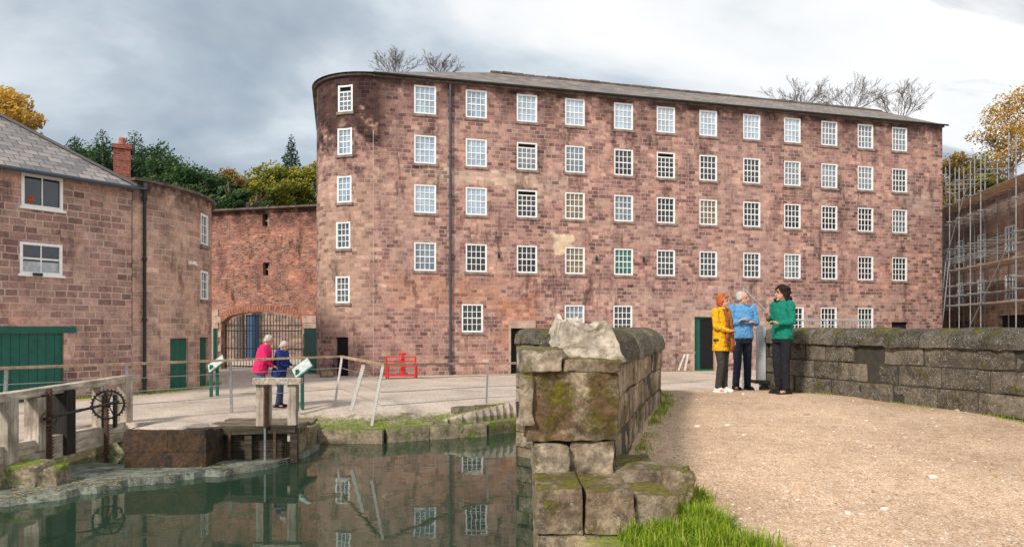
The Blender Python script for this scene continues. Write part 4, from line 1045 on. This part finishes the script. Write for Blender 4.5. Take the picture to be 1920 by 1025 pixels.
k=MB(); k.tube(PX(1228,675,23),PX(1302,675,25),.01,n=4); k.build('wire',M['steel'],h4)
for a,b_ in((1284,1272),(1290,1284),(1236,1234)): post(h4,a,663,b_,694,24,.06,'polepaint')

# ---------------------------------------------------------------- information boards
def infoboard(px0,px1,py0,py1,d,base,label,lean=.5):
    c=PX((px0+px1)/2,(py0+py1)/2,d); t=thing('information_board',label,'sign',(c.x,c.y,base),group='sloping information boards')
    w_=(px1-px0)/F*d*1.0; m=Matrix.Rotation(R(-38),3,'Y')@Matrix.Rotation(R(20),3,'X')
    k=MB(); k.box(c,(w_*.95,.6,.03),.25,m); k.build('panel',simple('panel_print',(.55,.62,.58),.4,var=.35,scale=9,bs=0),t)
    k=MB(); k.box(c-m@Vector((0,0,.03)),(w_*1.02,.68,.025),.25,m); k.build('frame',M['green'],t)
    for sgn in(-1,1): k=MB(); k.beam((c.x-.05,c.y+sgn*.2,base),(c.x-.05,c.y+sgn*.2,c.z-.03),.07,.07); k.build('post',M['green'],t)
infoboard(547,585,675,703,16.6,-.05,'sloping white information board on green posts beside the two bending visitors')
infoboard(388,422,672,690,19.5,0,'sloping information board on green posts in front of round tower')

# ---------------------------------------------------------------- red machine
rc=thing('red_frame','small low red iron stand against the mill wall','machine',(XD(753,27),27,0))
dR=26.8; k=MB(); k.box((XD(752,dR),dR,.12),(1.2,.5,.07)); k.build('platform',M['redmetal'],rc)
k=MB()
for px_ in(726,780): 
    k.tube((XD(px_,dR),dR-.2,.0),(XD(px_,dR),dR-.2,.85),.035); k.tube((XD(px_,dR),dR+.2,.0),(XD(px_,dR),dR+.2,.5),.03)
k.build('uprights',M['redmetal'],rc); k=MB()
for z in(.5,.68,.85): k.beam((XD(724,dR),dR-.2,z),(XD(782,dR),dR-.2,z),.03,.05)
k.build('rails',M['redmetal'],rc); k=MB(); k.tube((XD(755,dR),dR,.1),(XD(755,dR),dR,.98),.09,.06); k.tube((XD(748,dR),dR,.98),(XD(762,dR),dR,.98),.04); k.build('column',M['redmetal'],rc)
k=MB(); k.rock((XD(612,27.5),27.5,.12),.28,.2,.15,.2,.1,.06,6,soft=True); tag(k.build('loose_stone',M['pier'],None,True),'rough stone lying beside the folded green gate leaf','stone')
# ---------------------------------------------------------------- barrier, steel pole frame, sign board
bR=thing('crowd_barrier','grey tubular steel barrier behind the right parapet in front of mill windows','barrier',(XD(1560,19),19,.1))
z1=ZD(600,19); k=MB()
for a,b_ in((1478,1555),(1558,1636)):
    A=Vector((XD(a,19),19,z1));B=Vector((XD(b_,19),19.2,z1)); lo=Vector((0,0,-1.0))
    k.tube(A,B,.022);k.tube(A+lo,B+lo,.022);k.tube(A,A+lo*1.15,.022);k.tube(B,B+lo*1.15,.022)
k.build('frame',M['steel'],bR); k=MB()
for i in range(26):
    x=lerp(XD(1480,19),XD(1634,19),i/25); k.tube((x,19.1,z1),(x,19.1,z1-1),.009,n=4)
k.build('bars',M['steel'],bR)
fT=thing('steel_strut_frame','tall thin steel upright with sloping strut behind the talking visitors','post',(XD(1394,13.2),13.2,.65))
k=MB(); k.tube((XD(1394,13.2),13.2,.65),PX(1394,538,13.2),.025); k.build('upright',M['steel'],fT)
k=MB(); k.tube(PX(1394,541,13.2),PX(1446,594,13.2),.02); k.build('strut',M['steel'],fT)
k=MB(); k.tube(PX(1446,594,13.2),(XD(1447,13.2),13.2,.65),.02); k.build('lower_post',M['steel'],fT)
nT=thing('sign_board','narrow white round topped sign board standing between the visitors','sign',(XD(1427,12.4),12.4,.8))
k=MB(); pts=[]; dS=12.5; hwS=.085
for i in range(13): a=math.pi*i/12; pts.append((math.cos(a)*hwS,math.sin(a)*hwS))
base=ZD(712,dS); tz=ZD(618,dS); x0=XD(1427,dS)
front=[(x0+hwS,dS,base),*[(x0+a,dS,tz+b_) for a,b_ in pts],(x0-hwS,dS,base)]
k.face(front); k.face([(x,y+.03,z) for x,y,z in front][::-1])
for i in range(len(front)):
    a=front[i];b_=front[(i+1)%len(front)]; k.face([a,(a[0],a[1]+.03,a[2]),(b_[0],b_[1]+.03,b_[2]),b_])
k.build('panel',simple('grey_white_board',(.5,.53,.56),.4,var=.1,bs=0),nT)
k=MB(); k.box((x0,dS+.02,base-.03),(.3,.3,.05)); k.build('foot',M['black'],nT)
k=MB()
for i in range(9): k.box((x0,dS-.004,tz-.06-.05*i),(.07,.004,.01))
k.build('print_lines',simple('print_grey',(.3,.32,.35),.6,bs=0),nT)

# ---------------------------------------------------------------- grass, pebbles
gm=leafm('grass_blades',[(0,(.08,.15,.01)),(.5,(.26,.4,.02)),(.88,(.48,.58,.07)),(1,(.62,.52,.2))],.35)
def blades(k,n,fx,hmin,hmax,w_=.006,spread=1):
    for i in range(n):
        x,y=fx(); z=gh(x,y,False)
        h=random.uniform(hmin,hmax)*random.uniform(.5,1.2); a=random.random()*6.28; b_=random.gauss(0,.8); dx,dy=math.cos(a),math.sin(a); l=random.random()*6.28
        ox,oy=math.cos(l)*h*abs(b_),math.sin(l)*h*abs(b_); t=random.random(); zt=z+h*.9/(1+.5*abs(b_))
        zm=z+(zt-z)*.65
        k.face([(x-dx*w_,y-dy*w_,z-.02),(x+dx*w_,y+dy*w_,z-.02),(x+dx*w_*.7+ox*.35,y+dy*w_*.7+oy*.35,zm),(x-dx*w_*.7+ox*.35,y-dy*w_*.7+oy*.35,zm)],tone=t)
        k.face([(x-dx*w_*.7+ox*.35,y-dy*w_*.7+oy*.35,zm),(x+dx*w_*.7+ox*.35,y+dy*w_*.7+oy*.35,zm),(x+ox,y+oy,zt)],tone=t)
k=MB()
tuft=[(random.uniform(.75,1.3),random.uniform(4.0,4.5)) for _ in range(56)]+[(random.uniform(1.05,1.38),random.uniform(4.4,5.2)) for _ in range(36)]+[(random.uniform(1.2,1.55),random.uniform(4.1,4.6)) for _ in range(12)]
tw=[random.random()**1.6+.08 for _ in tuft]
def f1():
    c=random.choices(tuft,tw)[0]; return c[0]+random.gauss(0,.05),c[1]+random.gauss(0,.05)
blades(k,11000,f1,.04,.19,.0038)
LPAT,_=polyline(LP)
clL=[random.uniform(.2,6.5) for _ in range(30)]
def f2():
    s=random.choice(clL)+random.gauss(0,.1); p,d=LPAT(s); return p.x+.36+abs(random.gauss(0,.08)),p.y+random.gauss(0,.05)
blades(k,1800,f2,.02,.08,.004)
RPAT,RLn=polyline(RP)
clR=[random.uniform(1,RLn) for _ in range(60)]
def f3():
    s=random.choice(clR)+random.gauss(0,.15); p,d=RPAT(s); return p.x-.29-abs(random.gauss(0,.05)),p.y+random.gauss(0,.05)
blades(k,2600,f3,.015,.06,.004)
tag(k.build('grass',gm),'bright green grass tufts at the foot of the parapets','grass',kind='stuff')
k=MB(); QA,QL=polyline(QP)
cl=[random.uniform(1.8,QL) for _ in range(34)]
def f4():
    s=random.choice(cl)+random.gauss(0,.12); p,d=QA(max(1.8,min(QL,s))); o=random.uniform(.25,1.0)**1.3; return p.x-d.y*o,p.y+d.x*o
blades(k,3200,f4,.015,.07,.007)
def f5():
    u=random.uniform(0,ub); x,y,a,b_=rt(u) if random.random()<.6 else house(-random.uniform(0,2.2)); o=abs(random.gauss(0,.15)); return x+a*o,y+b_*o
blades(k,1800,f5,.03,.12,.012)
def f6():
    u=random.uniform(0,16); x,y,a,b_=mill(u); o=abs(random.gauss(0,.08)); return x+a*o,y+b_*o
blades(k,1200,f6,.02,.08,.012)
tag(k.build('weeds',gm),'low green weeds along the quay and at the foot of the buildings','weeds',kind='stuff')
k=MB()
for i in range(1200):
    d=4+10*random.random()**1.6; x=random.uniform(1.2,7.5)
    if i<650: x=random.uniform(1.2,4)*d/6
    z=gh(x,d,False); s=random.uniform(.004,.012)*(2.3 if random.random()<.07 else 1); k.rock((x,d,z+s*.3),s*1.2,s,s*.6,random.random()*3,s*.5,s*.3,2,random.random(),soft=True)
m,nt,b=newmat('pebble'); nt.links.new(ramp(nt,nd(nt,'ShaderNodeAttribute',attribute_name='tone').outputs['Fac'],[(0,(.42,.3,.2)),(.6,(.6,.46,.34)),(1,(.84,.8,.73))]),b.inputs['Base Color']); setb(b,rough=.85)
tag(k.build('pebbles',m),'loose pale pebbles scattered over the tan gravel','pebbles',kind='stuff')

# ---------------------------------------------------------------- PEOPLE
M['skin']=simple('skin',(.58,.32,.23),.55,var=.08,bs=0)
def cloth(name,col,var=.15): return simple(name,col,.85,var=var,scale=14,bs=.3,spec=.2)
def remesh(mb_,name,mat,parent,vox=.012,it=3,disp=0):
    o=mb_.build(name,mat); md=o.modifiers.new('r','REMESH'); md.mode='VOXEL'; md.voxel_size=vox; md.use_smooth_shade=True
    if it: s=o.modifiers.new('s','SMOOTH'); s.factor=.5; s.iterations=it
    dg=bpy.context.evaluated_depsgraph_get(); me=bpy.data.meshes.new_from_object(o.evaluated_get(dg)); old=o.data; o.modifiers.clear(); o.data=me; bpy.data.meshes.remove(old); me.name=name
    if disp:
        for v in me.vertices: v.co+= v.normal*disp*(noise.noise(v.co*28)+.6*noise.noise(v.co*60))
    me.polygons.foreach_set('use_smooth',[True]*len(me.polygons))
    o.parent=parent; return o
def person(label,x,y,z,rz,ht,arms,lean=0,headyaw=0,headpitch=0,top=None,topname='jacket',hem=.84,trouser=None,shoe=None,hair=None,hairstyle='short',female=False,bulk=1.0,stance=.1,extras=None,group=None):
    t=thing('person',label,'person',(x,y,z),rz,group,world=False); s=ht/1.7
    Lm=Matrix.Rotation(-lean,3,'X'); pv=Vector((0,0,.93))
    def U(p): return (pv+Lm@(Vector(p)-pv))*s
    def Gp(p): return Vector(p)*s
    sw=.165 if female else .19; Hm=Lm@Matrix.Rotation(headyaw,3,'Z')@Matrix.Rotation(-headpitch,3,'X')
    hc=U((0,.025+math.sin(headpitch+0)*.05,1.582-.02*abs(headpitch)))
    def Hd(p): return hc+Hm@(Vector(p)*s)
    B=MB()
    B.loft([((0,0,.86),.15,.1),((0,0,.95),.155,.105),((0,0,1.08),.125,.09),((0,0,1.25),.15,.105),((0,0,1.38),.16,.09),((0,0,1.44),.09,.07)],U)
    B.cap(U((0,-.005,1.4)),hc+Hm@Vector((0,-.015,-.05)),.055*s,.05*s)
    B.ell(hc+Hm@Vector((0,-.008,.025)),(.076*s,.095*s,.095*s),Hm,16,12); B.ell(hc+Hm@Vector((0,.018,-.045)),(.058*s,.07*s,.072*s),Hm,14,10)
    B.cap(Hd((0,.088,.01)),Hd((0,.108,-.025)),.010*s,.014*s); B.ell(Hd((0,.082,-.062)),(.026*s,.014*s,.012*s),Hm,10,6); B.ell(Hd((0,.07,-.1)),(.025*s,.022*s,.018*s),Hm,10,6)
    for q in(-1,1): B.ell(Hd((q*.078,-.005,-.01)),(.01*s,.02*s,.032*s),Hm,8,6)
    legs=[]
    for q in(-1,1):
        hp=Gp((q*.09,0,.9)); kn=Gp((q*(stance*.9),.025+.02*q,.49)); an=Gp((q*stance,-.02,.085))
        B.cap(hp,kn,.08*s,.054*s); B.cap(kn,an,.053*s,.036*s); B.cap(an+Gp((0,-.02,-.04)),an+Gp((q*.02,.14,-.055)),.035*s,.028*s); legs.append((hp,kn,an))
    aj=[]
    for q,(el,wr,hdir) in zip((-1,1),arms):
        sh=U((q*sw,0,1.395)); e=U(el); w_=U(wr); B.cap(sh,e,.05*s,.038*s); B.cap(e,w_,.037*s,.026*s); aj.append((sh,e,w_))
        f=(Lm@Vector(hdir)).normalized(); side=f.cross(Vector((0,0.01,1))).normalized(); up=side.cross(f)
        B.cap(w_,w_+f*.05*s,.026*s,.026*s)
        for j in range(-1,2): B.cap(w_+f*.02*s+side*j*.02*s,w_+f*.08*s+side*j*.022*s,.016*s,.014*s)
        for j in range(4):
            b0=w_+f*.08*s+side*(j-1.5)*.019*s; ln=(.034,.04,.037,.028)[j]*s; b1=b0+(f*.95-up*.3)*ln; b2=b1+(f*.55-up*.8)*ln*.8
            B.cap(b0,b1,.009*s,.0085*s); B.cap(b1,b2,.0085*s,.0075*s)
        b0=w_+f*.03*s-side*q*.025*s; b1=b0+(f*.6-side*q*.8)*.035*s; B.cap(b0,b1,.012*s,.010*s); B.cap(b1,b1+(f*.95-side*q*.15)*.03*s,.010*s,.009*s)
    body=remesh(B,'body',M['skin'],t,.0075,2)
    K=MB(); K.loft([((0,0,.8),.16*bulk,.12*bulk),((0,-.01,.9),.175*bulk,.13*bulk),((0,0,1.02),.15*bulk,.115*bulk)],Gp)
    for hp,kn,an in legs: K.cap(hp,kn,.095*s,.068*s); K.tube(kn,an+Vector((0,.01,-.01)),.068*s,.06*s,14); K.ell(kn,(.068*s,)*3)
    remesh(K,'trousers',trouser,t,.013,3,.008)
    for hp,kn,an in legs:
        K=MB(); K.cap(an+Gp((0,-.03,-.035)),an+Gp((0,.05,-.03)),.045*s,.045*s); K.cap(an+Gp((0,.04,-.045)),an+Gp((0,.17,-.055)),.042*s,.034*s); K.box(an+Gp((0,.06,-.075)),(.088*s,.27*s,.022*s)); remesh(K,'shoe',shoe,t,.009,2)
    K=MB(); bf=bulk
    K.loft([((0,0,hem),.185*bf,.14*bf),((0,0,.95),.18*bf,.135*bf),((0,0,1.1),.165*bf,.13*bf),((0,.005,1.25),.18*bf,.135*bf),((0,0,1.37),(.175 if female else .2)*bf,.115*bf),((0,-.005,1.44),.11,.085),((0,-.005,1.475),.075,.07)],U)
    for sh,e,w_ in aj: K.cap(sh,e,.072*s*bf,.056*s); K.cap(e,e.lerp(w_,.93),.056*s,.04*s)
    remesh(K,topname,top,t,.013,3,.012)
    K=MB()
    for q in(-1,1): K.ell(Hd((q*.03,.083,.012)),(.012*s,.008*s,.007*s),Hm,8,6)
    o=K.build('eyes',M['dark'],t,True)
    K=MB(); K.ell(Hd((0,.094,-.062)),(.022*s,.006*s,.006*s),Hm,8,6); K.build('lips',simple('lips',(.4,.13,.11),.5,bs=0),t,True)
    K=MB()
    if hairstyle=='short':
        K.ell(hc+Hm@Vector((0,-.024*s,.036*s)),(.083*s,.094*s,.09*s),Hm,16,12)
        for q in(-1,1): K.ell(Hd((q*.068,-.04,-.015)),(.02*s,.045*s,.045*s),Hm)
        K.ell(Hd((0,-.07,-.03)),(.06*s,.04*s,.06*s),Hm)
    elif hairstyle=='thin':
        K.ell(hc+Hm@Vector((0,-.035*s,.03*s)),(.083*s,.085*s,.09*s),Hm,16,12)
        for q in(-1,1): K.ell(Hd((q*.072,-.03,-.005)),(.02*s,.05*s,.045*s),Hm)
    elif hairstyle=='bob':
        K.ell(hc+Hm@Vector((0,-.022*s,.035*s)),(.088*s,.098*s,.094*s),Hm,16,12)
        for q in(-1,1): K.ell(Hd((q*.073,-.028,-.025)),(.023*s,.05*s,.065*s),Hm)
        K.ell(Hd((0,-.065,-.03)),(.07*s,.046*s,.07*s),Hm)
        K.cap(Hd((-.045,.066,.078)),Hd((.045,.066,.078)),.02*s,.02*s)
    else:
        K.ell(hc+Hm@Vector((0,-.02*s,.04*s)),(.095*s,.104*s,.098*s),Hm,16,12)
        rg=random.Random(5)
        for j in range(150):
            a=rg.uniform(0,2*math.pi)
            if math.sin(a)>.25: continue
            zz_=rg.uniform(-.27,.09); r_=.088+.03*rg.random()+(.02 if zz_<-.1 else 0); K.ell(Hd((math.cos(a)*r_,-.02+math.sin(a)*r_,zz_)),(.026*s,)*3,nu=8,nv=6)
    remesh(K,'hair',hair,t,.008,1,.016 if hairstyle!='thin' else .006)
    if extras: extras(t,U,s,Hd)
    return t
yel=cloth('yellow_coat',(.75,.4,.015)); blu=cloth('blue_fleece',(.11,.31,.56)); grn=cloth('green_jacket',(.01,.2,.14)); pnk=cloth('red_pink_jacket',(.78,.03,.16)); nvy=cloth('navy_coat',(.02,.04,.18))
blk_=cloth('black_cloth',(.018,.019,.024)); char=cloth('charcoal_cloth',(.055,.05,.045)); den=cloth('denim',(.08,.16,.32)); shw=cloth('white_shoe',(.7,.68,.65)); shb=cloth('black_shoe',(.02,.018,.018))
def scarf(t,U,s,Hd):
    sc=cloth('rust_scarf',(.3,.1,.035),.6); K=MB()
    for i in range(14):
        a=2*math.pi*i/14; b_=2*math.pi*(i+1)/14; K.cap(U((math.cos(a)*.075,.005+math.sin(a)*.075,1.44-.02*math.sin(a))),U((math.cos(b_)*.075,.005+math.sin(b_)*.075,1.44-.02*math.sin(b_))),.024*s,.024*s)
    for xx,zb in((-.06,.7),(.05,.8)):
        K.loft([((xx*1.3,.163,zb),.055,.014),((xx*1.2,.165,1.0),.045,.018),((xx,.153,1.25),.036,.022),((xx,.095,1.44),.03,.026)],U)
    remesh(K,'scarf',sc,t,.01,2,.01)
def pp(px_,d): x=XD(px_,d); return x,d,gh(x,d,False)
fw=lambda dx,dy: math.atan2(-dx,dy)
G1='three visitors talking on the gravel'; G2='two visitors reading the board'
person('visitor with ginger hair in yellow coat and rust scarf, white shoes, on the gravel',*pp(1353,11.3),fw(.6,-.8),1.62,
  [((-.2,-.02,1.13),(-.17,.1,.93),(.25,.5,-.8)),((.2,.03,1.14),(.06,.2,1.06),(-.9,.2,.1))],0.0,.35,0.05,yel,'coat',.72,char,shw,cloth('ginger_hair',(.45,.11,.03),.4),'bob',True,1.0,.08,scarf,G1)
person('white haired visitor in blue fleece with arms folded, standing between two others',*pp(1391,12.2),fw(.15,-1),1.76,
  [((-.245,.04,1.15),(.03,.19,1.21),(1,.02,-.05)),((.245,.04,1.15),(-.03,.165,1.165),(-1,.02,.0))],0.0,.7,.05,blu,'fleece',.88,cloth('navy_trousers',(.022,.028,.05)),shb,cloth('grey_white_hair',(.5,.48,.45),.1),'thin',False,1.1,.11,None,G1)
person('visitor with dark curly hair in green jacket gesturing with both hands by the parapet',*pp(1467,10.9),fw(-.95,-.35),1.72,
  [((-.22,.0,1.13),(-.13,.2,1.1),(.25,.8,.35)),((.22,.0,1.14),(.1,.2,1.2),(-.3,.6,.7))],0.0,0,.05,grn,'jacket',.86,blk_,shb,cloth('dark_curly_hair',(.03,.017,.012),.4),'curly',True,1.0,.075,None,G1)
person('white haired visitor in bright pink red jacket bending towards the information board',*pp(489,16.7),fw(.95,.15),1.8,
  [((-.22,.1,1.13),(-.1,.27,1.03),(.2,.9,-.2)),((.22,.1,1.13),(.1,.27,1.03),(-.2,.9,-.2))],R(13),0,.2,pnk,'jacket',.8,den,shb,cloth('white_hair',(.5,.47,.43),.2),'short',False,1.25,.09,None,G2)
person('white haired visitor in navy coat reading the board beside the pink jacket',*pp(524,16.9),fw(.85,-.1),1.64,
  [((-.21,.1,1.14),(-.08,.28,1.08),(.2,.95,.0)),((.21,.1,1.14),(.08,.28,1.08),(-.2,.95,.0))],R(8),0,.25,nvy,'coat',.78,cloth('blue_grey_trousers',(.05,.08,.15)),shb,cloth('silver_hair',(.52,.5,.47),.2),'short',True,1.25,.08,None,G2)
